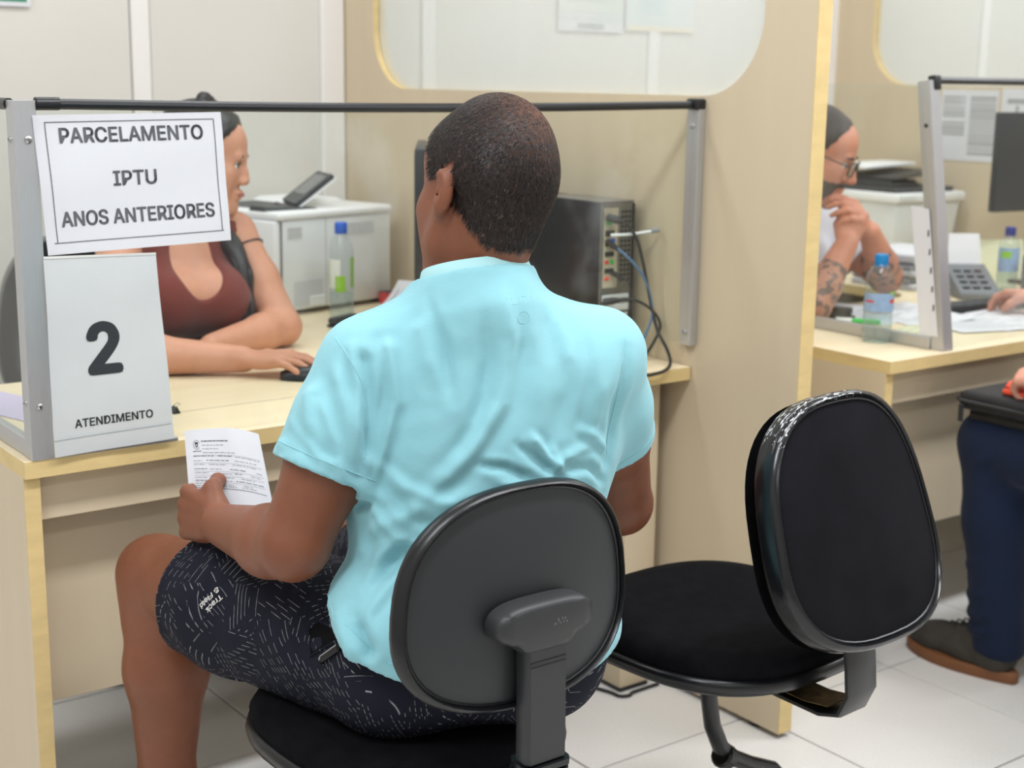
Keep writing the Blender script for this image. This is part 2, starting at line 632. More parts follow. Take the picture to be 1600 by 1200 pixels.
def screen_one():
    root = thing('desk_screen', 'clear desk screen with black top rail on the near desk, papers taped to it', 'screen', (-0.7, 0.0, 0.74))
    xa, z0, z1 = -1.407, 0.7405, 1.293
    MB().box(xa, xa + 0.035, -0.002, 0.0005, z0, z1, 0.0005, 1).box(xa, xa + 0.0025, 0.0, 0.03, z0, z1, 0.0005, 1).box(xa + 0.003, xa + 0.030, 0.006, 0.03, z0, z1, 0.001, 1).build('post', M_ALU, root)
    screw((xa + 0.021, -0.002, 1.235), (0, -1, 0), root)
    screw((xa + 0.016, -0.002, 0.826), (0, -1, 0), root, 0.005)
    screw((xa, 0.016, 1.235), (-1, 0, 0), root, 0.005)
    screw((xa, 0.016, 0.83), (-1, 0, 0), root, 0.005)
    MB().box(-0.019, -0.0005, -0.012, 0.024, 0.788, 1.285, 0.001, 1).build('wall_post', M_ALU, root)
    screw((-0.019, 0.005, 1.245), (-1, 0, 0), root, 0.006)
    screw((-0.019, 0.005, 0.815), (-1, 0, 0), root, 0.006)
    # panes
    MB().prism([(xa + 0.0305, 0.746), (-0.24, 0.746), (-0.24, 0.80), (-0.0195, 0.80), (-0.0195, 1.282), (xa + 0.0305, 1.282)], lambda u, v, d: (u, d, v), 0.0008, 0.0048).build('front_pane', M_GLASS, root, smooth=None)
    MB().box(xa + 0.0035, xa + 0.0065, 0.031, 0.56, 0.768, 1.282).build('side_pane', M_GLASS, root)
    MB().box(xa + 0.001, xa + 0.016, 0.031, 0.57, 0.7405, 0.770, 0.001, 1).build('bottom_strip', M_ALU, root)
    MB().box(-1.372, -1.165, -0.001, 0.007, 0.7405, 0.746, 0.0005, 1).build('bottom_seal', M_ALU, root)
    # top rail, slightly sagging, with rubber end caps
    pts = []
    for i in range(17):
        t = i / 16
        pts.append((-1.372 + t * 1.355, 0.003, 1.288 - 0.006 * math.sin(PI * t)))
    MB().tube(pts, 0.0085, 10).build('top_rail', M_BLACK, root)
    MB().tube([(-1.371, 0.003, 1.288), (-1.335, 0.003, 1.288)], 0.0098, 12).build('rail_cap', M_BLACK, root)
    MB().box(-0.030, -0.0005, -0.014, 0.018, 1.278, 1.301, 0.005, 2).build('rail_cap', M_BLACK, root)
    MB().tube([(xa + 0.005, 0.028, 1.287), (xa + 0.005, 0.56, 1.287)], 0.009, 10).build('side_rail', M_BLACK, root)
    return root


def screen_two():
    # leans back a little towards the attendant; built upright in its own space, then tilted about its foot
    root = thing('desk_screen', 'clear leaning screen with aluminium post on the right-hand desk', 'screen', (0.628, -0.186, 0.741), (rad(-8.5), 0, rad(2.0)))
    H = 0.612
    L = dict(local=True)
    MB().box(-0.018, 0.018, -0.0, 0.003, 0, H, 0.0005, 1).box(-0.018, -0.0155, 0.003, 0.034, 0, H, 0.0005, 1).build('post', M_ALU, root, **L)
    MB().box(-0.0155, 0.018, 0.003, 0.028, 0, H, 0.001, 1).build('post_core', M_ALU, root, **L)
    MB().box(0.0185, 0.52, 0.004, 0.008, 0.004, H - 0.01).build('front_pane', M_GLASS, root, **L)
    pts = [(0.0 + 0.52 * i / 8, 0.006, H) for i in range(9)]
    MB().box(0.5205, 0.545, -0.0, 0.022, 0, H, 0.001, 1).build('post', M_ALU, root, **L)
    MB().tube(pts, 0.0085, 10).build('top_rail', M_BLACK, root, **L)
    MB().box(-0.004, 0.022, -0.003, 0.016, H - 0.022, H + 0.011, 0.003, 2).build('rail_cap', M_BLACK, root, **L)
    MB().lathe([(0.005, 0), (0.0045, 0.002), (0.0005, 0.003)], (-0.018, 0.016, H - 0.10), 10, (-1, 0, 0)).build('screw', M_DARKSCREW, root, **L)
    # side strip lies along the desk, so it is built level in world space
    MB().box(0.604, 0.622, -0.150, 0.38, 0.7405, 0.768, 0.001, 1).build('side_strip', M_ALU, root)
    MB().hexa([(0.611, -0.168, 0.77), (0.615, -0.168, 0.77), (0.615, 0.37, 0.77), (0.611, 0.37, 0.77), (0.604, -0.076, 1.335), (0.608, -0.076, 1.335), (0.608, 0.37, 1.335), (0.604, 0.37, 1.335)]).build('side_pane', M_GLASS, root)
    return root


screen_one()
screen_two()


# ---------------------------------------------------------------- signs on the near screen
def flat_sheet(name, corners, y, mat_, root, bow=0.0, nx=12, nz=12, seed=0):
    """corners as (x,z): top-left, top-right, bottom-right, bottom-left; a slightly wavy thin sheet"""
    rnd = random.Random(seed)
    ph = [rnd.uniform(0, 6) for _ in range(4)]
    (ax, az), (bx_, bz), (cx, cz), (dx, dz) = corners

    def at(u, v, off=0.0):
        x = (ax * (1 - u) + bx_ * u) * (1 - v) + (dx * (1 - u) + cx * u) * v
        z = (az * (1 - u) + bz * u) * (1 - v) + (dz * (1 - u) + cz * u) * v
        yy = y - bow * (0.5 + 0.5 * math.sin(ph[0] + 5 * u + 2 * v)) * (0.4 + 0.6 * v) - bow * 0.35 * math.sin(ph[1] + 9 * v + 3 * u) - off
        return (x, yy, z)
    V, F = [], []
    for j in range(nz + 1):
        for i in range(nx + 1):
            V.append(at(i / nx, j / nz))
    n1 = len(V)
    for j in range(nz + 1):
        for i in range(nx + 1):
            V.append(at(i / nx, j / nz, -0.0004))
    w_ = nx + 1
    for j in range(nz):
        for i in range(nx):
            a = j * w_ + i
            F.append((a, a + w_, a + w_ + 1, a + 1))
            F.append((n1 + a, n1 + a + 1, n1 + a + w_ + 1, n1 + a + w_))
    o = poly_mesh(name, V, F, mat_, root)
    shade(o.data, 180)
    return at


def put_text(at, W, H, txt, cx, cy, size, mat_, root, bold=0.0, sx=1.0, off=0.0006, name='lettering', rot=0):
    """cx,cy in metres from the sheet's top-left; baseline centred"""
    V, F = text_geo(txt, size, 0.0, sx=sx)
    if bold:
        base = (V, F)
        V, F = geo_join([([(x + bold * dx, y + bold * dy, z) for x, y, z in base[0]], base[1]) for dx, dy in ((0, 0), (1, 0), (-1, 0), (0, 0.8), (0, -0.8), (0.7, 0.6), (-0.7, 0.6), (0.7, -0.6), (-0.7, -0.6))])
    V2 = []
    ca, sa = math.cos(rot), math.sin(rot)
    for x, y, z in V:
        x, y = x * ca - y * sa, x * sa + y * ca
        V2.append(at((cx + x) / W, (cy - y) / H, off))
    return poly_mesh(name, V2, F, mat_, root)


sg = thing('paper_sign', 'white paper sign reading PARCELAMENTO IPTU ANOS ANTERIORES taped to the screen', 'sign', (-1.22, -0.003, 1.06))
W1, H1 = 0.305, 0.208
at1 = flat_sheet('sheet', ((-1.379, 1.271), (-1.074, 1.2755), (-1.063, 1.068), (-1.366, 1.060)), -0.0035, M_PAPER, sg, 0.003, seed=3)
put_text(at1, W1, H1, 'PARCELAMENTO', 0.1535, 0.0415, 0.0425, M_INK, sg, 0.0010, 0.97)
put_text(at1, W1, H1, 'IPTU', 0.1515, 0.1085, 0.0425, M_INK, sg, 0.0010, 1.02)
put_text(at1, W1, H1, 'ANOS ANTERIORES', 0.1535, 0.1665, 0.0425, M_INK, sg, 0.0010, 0.90)
fr = []
for (u0, v0, u1, v1) in ((0.018, 0.010, 0.290, 0.0114), (0.012, 0.190, 0.2935, 0.1914), (0.0165, 0.010, 0.018, 0.1914), (0.290, 0.010, 0.2915, 0.1914)):
    vs, fs = [], []
    n = 14
    for i in range(n + 1):
        t = i / n
        if u1 - u0 > v1 - v0:
            vs += [at1((u0 + (u1 - u0) * t) / W1, v0 / H1, 0.0006), at1((u0 + (u1 - u0) * t) / W1, v1 / H1, 0.0006)]
        else:
            vs += [at1(u0 / W1, (v0 + (v1 - v0) * t) / H1, 0.0006), at1(u1 / W1, (v0 + (v1 - v0) * t) / H1, 0.0006)]
    fs = [(2 * i, 2 * i + 1, 2 * i + 3, 2 * i + 2) for i in range(n)]
    fr.append((vs, fs))
poly_mesh('printed_frame', *geo_join(fr), M_INK, sg)

M_SLEEVE_PAPER = paper_mat('sleeved_paper', (240, 243, 244), 0.3, 0.45, 0.04)
sg = thing('number_sign', 'white sleeved sign with big number 2 and ATENDIMENTO below the taped sign', 'sign', (-1.28, -0.006, 0.745))
W2, H2 = 0.188, 0.306
at2 = flat_sheet('sheet', ((-1.375, 1.056), (-1.195, 1.052), (-1.175, 0.747), (-1.374, 0.743)), -0.007, M_SLEEVE_PAPER, sg, 0.004, seed=8)
put_text(at2, W2, H2, '2', 0.088, 0.181, 0.148, M_INKD, sg, 0.0052, 0.95)
put_text(at2, W2, H2, 'ATENDIMENTO', 0.095, 0.2640, 0.0250, M_INKD, sg, 0.0005, 0.95)
vs = []
for i in range(15):
    t = i / 14
    vs += [at2(t * 0.985, 0.905, 0.0005), at2(t * 0.985, 0.912, 0.0012)]
poly_mesh('sleeve_weld', vs, [(2 * i, 2 * i + 1, 2 * i + 3, 2 * i + 2) for i in range(14)], mat('sleeve_weld', (190, 194, 196), 0.3), sg)
vs = []
for i in range(15):
    t = i / 14
    vs += [at2(t, 0.0, 0.001), at2(t, -0.012, 0.0015)]
poly_mesh('sleeve_lip', vs, [(2 * i, 2 * i + 1, 2 * i + 3, 2 * i + 2) for i in range(14)], mat('sleeve_lip', (232, 232, 228), 0.2), sg)

# ---------------------------------------------------------------- chairs
M_SHELL = mat('charcoal_shell', (36, 39, 41), 0.42, var=0.05, scale=6, bump=0.12, bscale=900)
M_TRIM = mat('black_rubber_trim', (17, 18, 20), 0.3, var=0.15, spec=0.45)
M_FABRIC = mat('black_chair_fabric', (15, 15, 18), 0.95, var=0.3, scale=40, bump=0.5, bscale=1500, spec=0.08)
M_FABRICB = mat('black_blue_fabric', (24, 24, 28), 0.92, var=0.28, scale=9, bump=0.4, bscale=1500, spec=0.1)
M_CPLAS = mat('grey_black_plastic', (44, 45, 47), 0.45, var=0.06, scale=30, bump=0.15, bscale=600)
M_TUBE = mat('black_painted_tube', (16, 17, 19), 0.3, var=0.1)
M_RUST = mat('worn_rusty_steel', (96, 76, 40), 0.6, 0.3, var=0.6, scale=60)


def dashed_trim():
    # glossy trim with short white dashes along one arc of its upper rim
    k = NT('white_dashed_black_trim')
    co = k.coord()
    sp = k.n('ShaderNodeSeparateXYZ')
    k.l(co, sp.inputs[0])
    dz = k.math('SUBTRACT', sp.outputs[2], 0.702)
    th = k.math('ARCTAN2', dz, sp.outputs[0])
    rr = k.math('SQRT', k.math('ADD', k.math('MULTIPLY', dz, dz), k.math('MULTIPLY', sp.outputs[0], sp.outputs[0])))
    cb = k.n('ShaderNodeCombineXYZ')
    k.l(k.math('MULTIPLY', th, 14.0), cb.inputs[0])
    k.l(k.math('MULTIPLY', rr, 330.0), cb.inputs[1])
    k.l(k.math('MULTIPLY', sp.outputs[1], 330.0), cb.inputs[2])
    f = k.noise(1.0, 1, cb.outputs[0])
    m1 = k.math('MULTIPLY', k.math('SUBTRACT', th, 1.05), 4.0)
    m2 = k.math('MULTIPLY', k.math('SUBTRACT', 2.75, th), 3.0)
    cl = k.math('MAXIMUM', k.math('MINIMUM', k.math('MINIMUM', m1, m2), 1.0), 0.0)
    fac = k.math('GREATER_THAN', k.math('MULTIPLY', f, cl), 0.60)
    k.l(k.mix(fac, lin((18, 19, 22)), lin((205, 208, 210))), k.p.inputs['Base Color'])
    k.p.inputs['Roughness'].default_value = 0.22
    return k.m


M_DASHED_TRIM = dashed_trim()


def outline_pts(wb, wt, h, e, n=56, shear=0.0):
    """rounded back outline in (x,z): half-widths at foot and top, height, squareness"""
    P = []
    for i in range(n):
        a = 2 * PI * i / n
        c, s = math.cos(a), math.sin(a)
        x = math.copysign(abs(c) ** (2 / e), c)
        z = math.copysign(abs(s) ** (2 / e), s)
        wv = wb + (wt - wb) * (z * 0.5 + 0.5)
        P.append((x * wv + shear * z * h / 2, z * h / 2))
    return P


def pad(out, y_of, dome, rings=(1.0, 0.93, 0.8, 0.55, 0.3, 0.0), back=0.0):
    """domed surface over an outline; y_of(x,z) gives the base surface; dome(s) the bulge at scale s"""
    R = []
    for s in rings:
        R.append([Vector((x * max(s, 1e-3), y_of(x * s, z * s) + dome(s), z * max(s, 1e-3))) for x, z in out])
    return R


def backrest(root, out, tilt, cz, cy, shell_m, trim_m, curve=0.55, groove=True, thick=0.012):
    """rear shell, rim trim and front cushion; built about the back's own centre then tilted and lifted"""
    M = Matrix.Translation((0, cy, cz)) @ Matrix.Rotation(tilt, 4, 'X')
    yo = lambda x, z: curve * x * x * 1.0 + 0.25 * z * z * 0.3

    def tr(R):
        return [[M @ p for p in r] for r in R]
    # rear faces -Y
    b = MB()
    b.rings(tr(pad(out, yo, lambda s: -0.006 - 0.011 * (1 - s ** 3), (0.955, 0.94, 0.9, 0.75, 0.5, 0.25, 0.0))), False, False)
    b.build('shell', shell_m, root, local=True, smooth=60)
    b = MB()
    b.rings(tr(pad(out, yo, lambda s: thick + 0.03 * (1 - s ** 4), (0.995, 0.98, 0.94, 0.86, 0.7, 0.45, 0.2, 0.0))), False, False)
    b.build('cushion', M_FABRIC, root, local=True, smooth=80)
    b = MB()
    tk = min(thick, 0.020)
    sec = [(-0.012, 0.958), (-0.0165, 0.975), (-0.014, 1.0), (-0.004, 1.018), (tk - 0.004, 1.02), (tk + 0.004, 1.008), (tk + 0.005, 0.985), (tk - 0.002, 0.955)]
    R = []
    for dy, s in sec:
        R.append([M @ Vector((x * s, yo(x * s, z * s) + dy, z * s)) for x, z in out])
    R.append(R[0])
    b.rings(R, False, False)
    b.build('rim_trim', trim_m, root, local=True, smooth=60)
    if groove:
        b = MB()
        b.tube([M @ Vector((x * 0.945, yo(x * 0.945, z * 0.945) - 0.0085, z * 0.945)) for x, z in out], 0.0022, 6, closed=True)
        b.build('rim_groove', M_BLACKG, root, local=True)
    return M


def seat(root, zt, wx, wy, cy=0.0, e=2.7):
    out = outline_pts(wx * 0.92, wx, 2 * wy, e)
    f = lambda x, y: 0.10 * x * x + 0.06 * y * y

    def P(s, dz):
        return [Vector((x * s, cy + y * s, zt + f(x * s, y * s) + dz)) for x, y in out]
    b = MB()
    b.rings([P(0.97, -0.030), P(0.985, -0.012), P(0.95, 0.0), P(0.8, 0.006), P(0.5, 0.006), P(0.25, 0.004), P(1e-3, 0.003)], False, False)
    b.build('seat_cushion', M_FABRIC, root, local=True, smooth=80)
    b = MB()
    b.rings([P(0.97, -0.028), P(1.0, -0.030), P(1.012, -0.040), P(1.0, -0.050), P(0.96, -0.053)], False, False)
    b.build('seat_trim', M_TRIM, root, local=True, smooth=70)
    b = MB()
    b.rings([P(0.97, -0.050), P(0.90, -0.062), P(0.6, -0.066), P(1e-3, -0.066)], False, False)
    b.build('seat_pan', M_CPLAS, root, local=True, smooth=70)


def tube_base(root, z_hub, knee_dirs, ring=0.2):
    b = MB().box(-0.09, 0.09, -0.09, 0.09, z_hub - 0.006, z_hub, 0.002, 1)
    b.build('mounting_plate', M_TUBE, root, local=True)
    for a, r1 in knee_dirs:
        c, s = math.cos(a), math.sin(a)
        prof = [(0.03, z_hub - 0.005), (0.032, z_hub - 0.04), (0.042, z_hub - 0.085), (0.065, z_hub - 0.13), (0.1, z_hub - 0.168), (0.145, z_hub - 0.20), (0.2, z_hub - 0.235), (0.25, z_hub - 0.28), (r1, 0.06), (r1 + 0.005, 0.012)]
        MB().tube([(c * r, s * r, z) for r, z in prof], 0.0135, 12).build('leg', M_TUBE, root, local=True)
        MB().lathe([(0.016, 0.0), (0.018, 0.006), (0.0165, 0.03)], (c * (r1 + 0.005), s * (r1 + 0.005), 0.0), 14).build('leg_cap', M_BLACK, root, local=True)


def stem(root, pts, w_, t_, name='stem', m=None):
    """flat bar swept along (y,z) points"""
    b = MB()
    R = []
    n = len(pts)
    for i, (y, z) in enumerate(pts):
        a, c = pts[max(i - 1, 0)], pts[min(i + 1, n - 1)]
        ty, tz = c[0] - a[0], c[1] - a[1]
        l = math.hypot(ty, tz)
        ny, nz = -tz / l, ty / l
        R.append([Vector((sx * w_ / 2, y + ny * sy * t_ / 2, z + nz * sy * t_ / 2)) for sx, sy in ((-0.86, -1), (0.86, -1), (1, -0.6), (1, 0.6), (0.86, 1), (-0.86, 1), (-1, 0.6), (-1, -0.6))])
    b.rings(R)
    return b.build(name, m or M_CPLAS, root, local=True, smooth=40)


# chair the man sits on
c1 = thing('office_chair', 'black office chair with grey plastic back shell that the man in aqua sits on', 'chair', (-1.085, -0.585, 0))
out1 = outline_pts(0.182, 0.164, 0.272, 2.5, shear=0.07)
backrest(c1, out1, rad(-7), 0.715, -0.262, M_SHELL, M_TRIM, 0.75, thick=0.002)
seat(c1, 0.475, 0.215, 0.205)
# bracket on the shell, with its worn printed mark, and the stem
b = MB()
sec = [(0.0, 1.0), (-0.022, 1.0), (-0.031, 0.93), (-0.034, 0.75)]
bo = []
for i in range(36):
    a = 2 * PI * i / 36
    c, s = math.cos(a), math.sin(a)
    x = math.copysign(abs(c) ** 0.62, c) * 0.073
    z = math.copysign(abs(s) ** 0.8, s) * 0.026
    if s < 0 and abs(x) < 0.046:
        z -= 0.012 * min(1, (0.046 - abs(x)) / 0.012)
    bo.append((x, z))
b.rings([[Vector((x * s, -0.284 + d, 0.695 + z * s)) for x, z in bo] for d, s in sec], True, True)
br = b.build('back_bracket', M_CPLAS, c1, local=True, smooth=50)
mk = []
rnd = random.Random(4)
for i in range(9):
    x = 0.006 + 0.0028 * i * 0.8 + rnd.uniform(-.0006, .0006)
    z = 0.692 + rnd.uniform(-0.002, 0.004)
    l = rnd.uniform(0.001, 0.004)
    mk.append(([(x, -0.3183, z), (x + 0.0012, -0.3183, z), (x + 0.0016, -0.3183, z + l), (x + 0.0004, -0.3183, z + l)], [(0, 1, 2, 3)]))
poly_mesh('worn_mark', *geo_join(mk), mat('worn_mark', (120, 120, 120), 0.6), br, local=True)
stem(c1, [(-0.300, 0.662), (-0.302, 0.60), (-0.303, 0.55), (-0.303, 0.515)], 0.062, 0.030, 'stem')
MB().box(-0.027, 0.027, -0.3165, -0.3145, 0.645, 0.6475).box(-0.027, 0.027, -0.3165, -0.3145, 0.640, 0.6415).build('stem_rib', M_BLACKG, c1, local=True)
for i in range(5):
    stem(c1, [(-0.303 + 0.002 * i, 0.514 - 0.012 * i), (-0.302 + 0.002 * i, 0.506 - 0.012 * i)], 0.071, 0.040, 'bellows_ring', M_TRIM)
stem(c1, [(-0.303, 0.52), (-0.300, 0.46), (-0.285, 0.415), (-0.25, 0.395), (-0.15, 0.392), (-0.02, 0.392)], 0.056, 0.02, 'stem_bar', M_TUBE)
tube_base(c1, 0.405, [(rad(118), 0.24), (rad(62), 0.27), (rad(242), 0.27), (rad(298), 0.27)])

# empty chair to the right
c2 = thing('office_chair', 'empty black chair with white-dashed rim in front of the partition', 'chair', (-0.47, -0.575, 0), (0, 0, rad(4)))
out2 = outline_pts(0.198, 0.165, 0.375, 2.8)
backrest(c2, out2, rad(-20), 0.702, -0.270, M_FABRICB, M_DASHED_TRIM, 0.6, thick=0.045)
seat(c2, 0.475, 0.235, 0.225)
stem(c2, [(-0.262, 0.60), (-0.268, 0.56), (-0.285, 0.48), (-0.29, 0.43), (-0.275, 0.395), (-0.24, 0.385), (-0.1, 0.39), (0.0, 0.392)], 0.072, 0.009, 'stem_bar', M_TUBE)
stem(c2, [(-0.255, 0.402), (-0.21, 0.396), (-0.16, 0.398)], 0.066, 0.002, 'worn_patch', M_RUST)['label'] = 'rusty worn patch inside the bent steel bar'
MB().box(-0.10, 0.08, -0.09, 0.09, 0.398, 0.405, 0.002, 1).build('mounting_plate', M_TUBE, c2, local=True)
prof = [(0.0, 0.40), (0.004, 0.345), (0.016, 0.29), (0.04, 0.243), (0.075, 0.212), (0.12, 0.186), (0.185, 0.155), (0.235, 0.105), (0.255, 0.05), (0.25, 0.016)]
MB().tube([(-0.052 + r, -0.03 + 0.02 * r, z) for r, z in prof], 0.0145, 12).build('leg', M_TUBE, c2, local=True)
MB().tube([(-0.02 + 0.22 * math.cos(2 * PI * i / 40), -0.05 + 0.20 * math.sin(2 * PI * i / 40), 0.0136) for i in range(40)], 0.0135, 10, closed=True).build('base_ring', M_TUBE, c2, local=True)
MB().lathe([(0.018, -0.012), (0.022, -0.008), (0.022, 0.008), (0.018, 0.012)], (0.0, -0.029, 0.222), 14, (0.8, 0, -0.55)).build('leg_collar', M_TUBE, c2, local=True)

# ---------------------------------------------------------------- smooth solids: distance fields turned into one continuous mesh
def smin(a, b, k):
    if k <= 0:
        return np.minimum(a, b)
    h = np.clip(0.5 + 0.5 * (b - a) / k, 0, 1)
    return b * (1 - h) + a * h - k * h * (1 - h)


class Field:
    def __init__(self, lo, hi, h):
        self.lo = np.array(lo, np.float32)
        self.h = h
        self.n = np.ceil((np.array(hi) - np.array(lo)) / h).astype(int) + 1
        self.F = np.full(self.n, 0.12, np.float32)

    def _sub(self, lo, hi, pad):
        i0 = np.maximum(np.floor((np.asarray(lo) - pad - self.lo) / self.h).astype(int), 0)
        i1 = np.minimum(np.ceil((np.asarray(hi) + pad - self.lo) / self.h).astype(int) + 1, self.n)
        if np.any(i1 <= i0):
            return None, None
        ax = [self.lo[k] + self.h * np.arange(i0[k], i1[k], dtype=np.float32) for k in range(3)]
        P = np.meshgrid(*ax, indexing='ij')
        return tuple(slice(i0[k], i1[k]) for k in range(3)), P

    def _put(self, sl, d, k, op):
        if op == 'add':
            self.F[sl] = smin(self.F[sl], d, k)
        elif op == 'cut':
            self.F[sl] = -smin(-self.F[sl], d, k)

    def cone(self, a, b, ra, rb=None, k=0.01, op='add', pad=None):
        rb = ra if rb is None else rb
        a = np.array(a, np.float32)
        b = np.array(b, np.float32)
        r = max(ra, rb)
        sl, P = self._sub(np.minimum(a, b) - r, np.maximum(a, b) + r, (pad or (k + 0.02)))
        if sl is None:
            return self
        ba = b - a
        L = float(ba @ ba) + 1e-12
        t = np.clip(((P[0] - a[0]) * ba[0] + (P[1] - a[1]) * ba[1] + (P[2] - a[2]) * ba[2]) / L, 0, 1)
        d = np.sqrt((P[0] - a[0] - t * ba[0]) ** 2 + (P[1] - a[1] - t * ba[1]) ** 2 + (P[2] - a[2] - t * ba[2]) ** 2) - (ra + (rb - ra) * t)
        self._put(sl, d, k, op)
        return self

    def chain(self, pts, rs, k=0.01, op='add'):
        for i in range(len(pts) - 1):
            self.cone(pts[i], pts[i + 1], rs[i], rs[i + 1], k, op)
        return self

    def ell(self, c, r, R=None, k=0.01, op='add'):
        c = np.array(c, np.float32)
        r = np.array(r, np.float32)
        R = np.eye(3) if R is None else np.array(R)
        ext = np.sqrt(((R * r) ** 2).sum(1))
        sl, P = self._sub(c - ext, c + ext, k + 0.02)
        if sl is None:
            return self
        q = [sum(R[j, i] * (P[j] - c[j]) for j in range(3)) for i in range(3)]
        k0 = np.sqrt(sum((q[i] / r[i]) ** 2 for i in range(3)))
        k1 = np.sqrt(sum((q[i] / r[i] ** 2) ** 2 for i in range(3))) + 1e-9
        self._put(sl, k0 * (k0 - 1) / k1, k, op)
        return self

    def plane_cut(self, p, n, box=None, k=0.0):
        """remove everything on the +n side of the plane, inside an optional box"""
        n = np.array(n, float)
        n = n / np.linalg.norm(n)
        lo, hi = box if box else (self.lo, self.lo + self.h * (self.n - 1))
        sl, P = self._sub(lo, hi, 0)
        d = -((P[0] - p[0]) * n[0] + (P[1] - p[1]) * n[1] + (P[2] - p[2]) * n[2])
        self._put(sl, d, k, 'cut')
        return self

    def half_cut(self, p, n, R, L=0.3, k=0.0):
        """cut away the part beyond a plane, but only within radius R of the axis through p along n"""
        n = np.array(n, float) / np.linalg.norm(n)
        p = np.array(p, float)
        q = p + n * L
        sl, P = self._sub(np.minimum(p, q) - R, np.maximum(p, q) + R, 0.01)
        t = (P[0] - p[0]) * n[0] + (P[1] - p[1]) * n[1] + (P[2] - p[2]) * n[2]
        ra = np.sqrt(np.maximum((P[0] - p[0]) ** 2 + (P[1] - p[1]) ** 2 + (P[2] - p[2]) ** 2 - t * t, 0))
        self._put(sl, np.maximum(np.maximum(-t, ra - R), t - L), k, 'cut')
        return self

    def fn(self, f, lo=None, hi=None):
        lo = self.lo if lo is None else lo
        hi = self.lo + self.h * (self.n - 1) if hi is None else hi
        sl, P = self._sub(lo, hi, 0)
        self.F[sl] = f(self.F[sl], *P)
        return self

    def mesh(self):
        F = self.F
        F[0], F[-1], F[:, 0], F[:, -1], F[:, :, 0], F[:, :, -1] = 0.1, 0.1, 0.1, 0.1, 0.1, 0.1
        S = F < 0
        nx, ny, nz = F.shape
        off = [(i, j, k) for i in (0, 1) for j in (0, 1) for k in (0, 1)]
        cnt = np.zeros((nx - 1, ny - 1, nz - 1), np.uint8)
        for i, j, k in off:
            cnt += S[i:nx - 1 + i, j:ny - 1 + j, k:nz - 1 + k]
        I = np.argwhere((cnt > 0) & (cnt < 8))
        val = np.stack([F[I[:, 0] + i, I[:, 1] + j, I[:, 2] + k] for i, j, k in off], 1)
        acc = np.zeros((len(I), 3))
        num = np.zeros(len(I))
        for a in range(8):
            for b in range(a + 1, 8):
                dv = np.array(off[b]) - np.array(off[a])
                if np.abs(dv).sum() != 1:
                    continue
                va, vb = val[:, a], val[:, b]
                mk = (va < 0) != (vb < 0)
                t = np.where(mk, va / np.where(mk, va - vb, 1), 0)
                acc += mk[:, None] * (np.array(off[a])[None] + t[:, None] * dv[None])
                num += mk
        V = self.lo + self.h * (I + acc / num[:, None])
        idx = np.full(cnt.shape, -1, np.int32)
        idx[I[:, 0], I[:, 1], I[:, 2]] = np.arange(len(I))
        Q = []
        for ax in range(3):
            u, v = (ax + 1) % 3, (ax + 2) % 3
            sa = [slice(None)] * 3
            sb = [slice(None)] * 3
            sa[ax] = slice(0, -1)
            sb[ax] = slice(1, None)
            A, B = S[tuple(sa)], S[tuple(sb)]
            E = np.argwhere(A != B)
            ok = (E[:, u] > 0) & (E[:, v] > 0)
            E = E[ok]
            fl = A[E[:, 0], E[:, 1], E[:, 2]]
            q = []
            for du, dv in ((-1, -1), (0, -1), (0, 0), (-1, 0)):
                C = E.copy()
                C[:, u] += du
                C[:, v] += dv
                q.append(idx[C[:, 0], C[:, 1], C[:, 2]])
            q = np.stack(q, 1)
            q[~fl] = q[~fl][:, ::-1]
            Q.append(q)
        return V, np.concatenate(Q)


def vnormals(V, Q):
    n = np.cross(V[Q[:, 2]] - V[Q[:, 0]], V[Q[:, 3]] - V[Q[:, 1]])
    N = np.zeros_like(V)
    for k in range(4):
        np.add.at(N, Q[:, k], n)
    return N / (np.linalg.norm(N, axis=1, keepdims=True) + 1e-12)


def relax(V, Q, it=1, lam=0.5):
    for _ in range(it):
        s = np.zeros_like(V)
        c = np.zeros(len(V))
        for k in range(4):
            for o in (1, 3):
                np.add.at(s, Q[:, k], V[Q[:, (k + o) % 4]])
                np.add.at(c, Q[:, k], 1)
        V = V + lam * (s / c[:, None] - V)
    return V


def seg_dist(V, a, b):
    a, b = np.asarray(a, float), np.asarray(b, float)
    ba = b - a
    t = np.clip(((V - a) @ ba) / (ba @ ba + 1e-12), 0, 1)
    return np.linalg.norm(V - a - t[:, None] * ba, axis=1), t


def fold(V, N, D, pts, w_, amp, twin=0.6):
    """accumulate a cloth fold along a polyline: a ridge (or a valley if amp<0) with soft ends"""
    pts = [np.asarray(p, float) for p in pts]
    best = np.full(len(V), 9.0)
    prm = np.zeros(len(V))
    n = len(pts) - 1
    for i in range(n):
        d, t = seg_dist(V, pts[i], pts[i + 1])
        m = d < best
        best[m] = d[m]
        prm[m] = (i + t[m]) / n
    e = np.clip(np.minimum(prm, 1 - prm) * 5 + 0.25, 0, 1)
    D += amp * e * (np.exp(-(best / w_) ** 2) - twin * np.exp(-((best - 1.7 * w_) / w_) ** 2) * 0.5)


def vnoise(V, scale, seed=0):
    """smooth value noise from a few rotated sine products"""
    r = np.random.RandomState(seed)
    o = np.zeros(len(V))
    for _ in range(5):
        k = r.normal(size=3)
        k = k / np.linalg.norm(k) * scale * r.uniform(0.6, 1.5)
        k2 = r.normal(size=3)
        k2 = k2 / np.linalg.norm(k2) * scale * r.uniform(0.6, 1.5)
        o += np.sin(V @ k + r.uniform(0, 6)) * np.sin(V @ k2 + r.uniform(0, 6))
    return o / 5


def vec(*a):
    return np.array(a, float)


def unit(v):
    v = np.asarray(v, float)
    return v / np.linalg.norm(v)


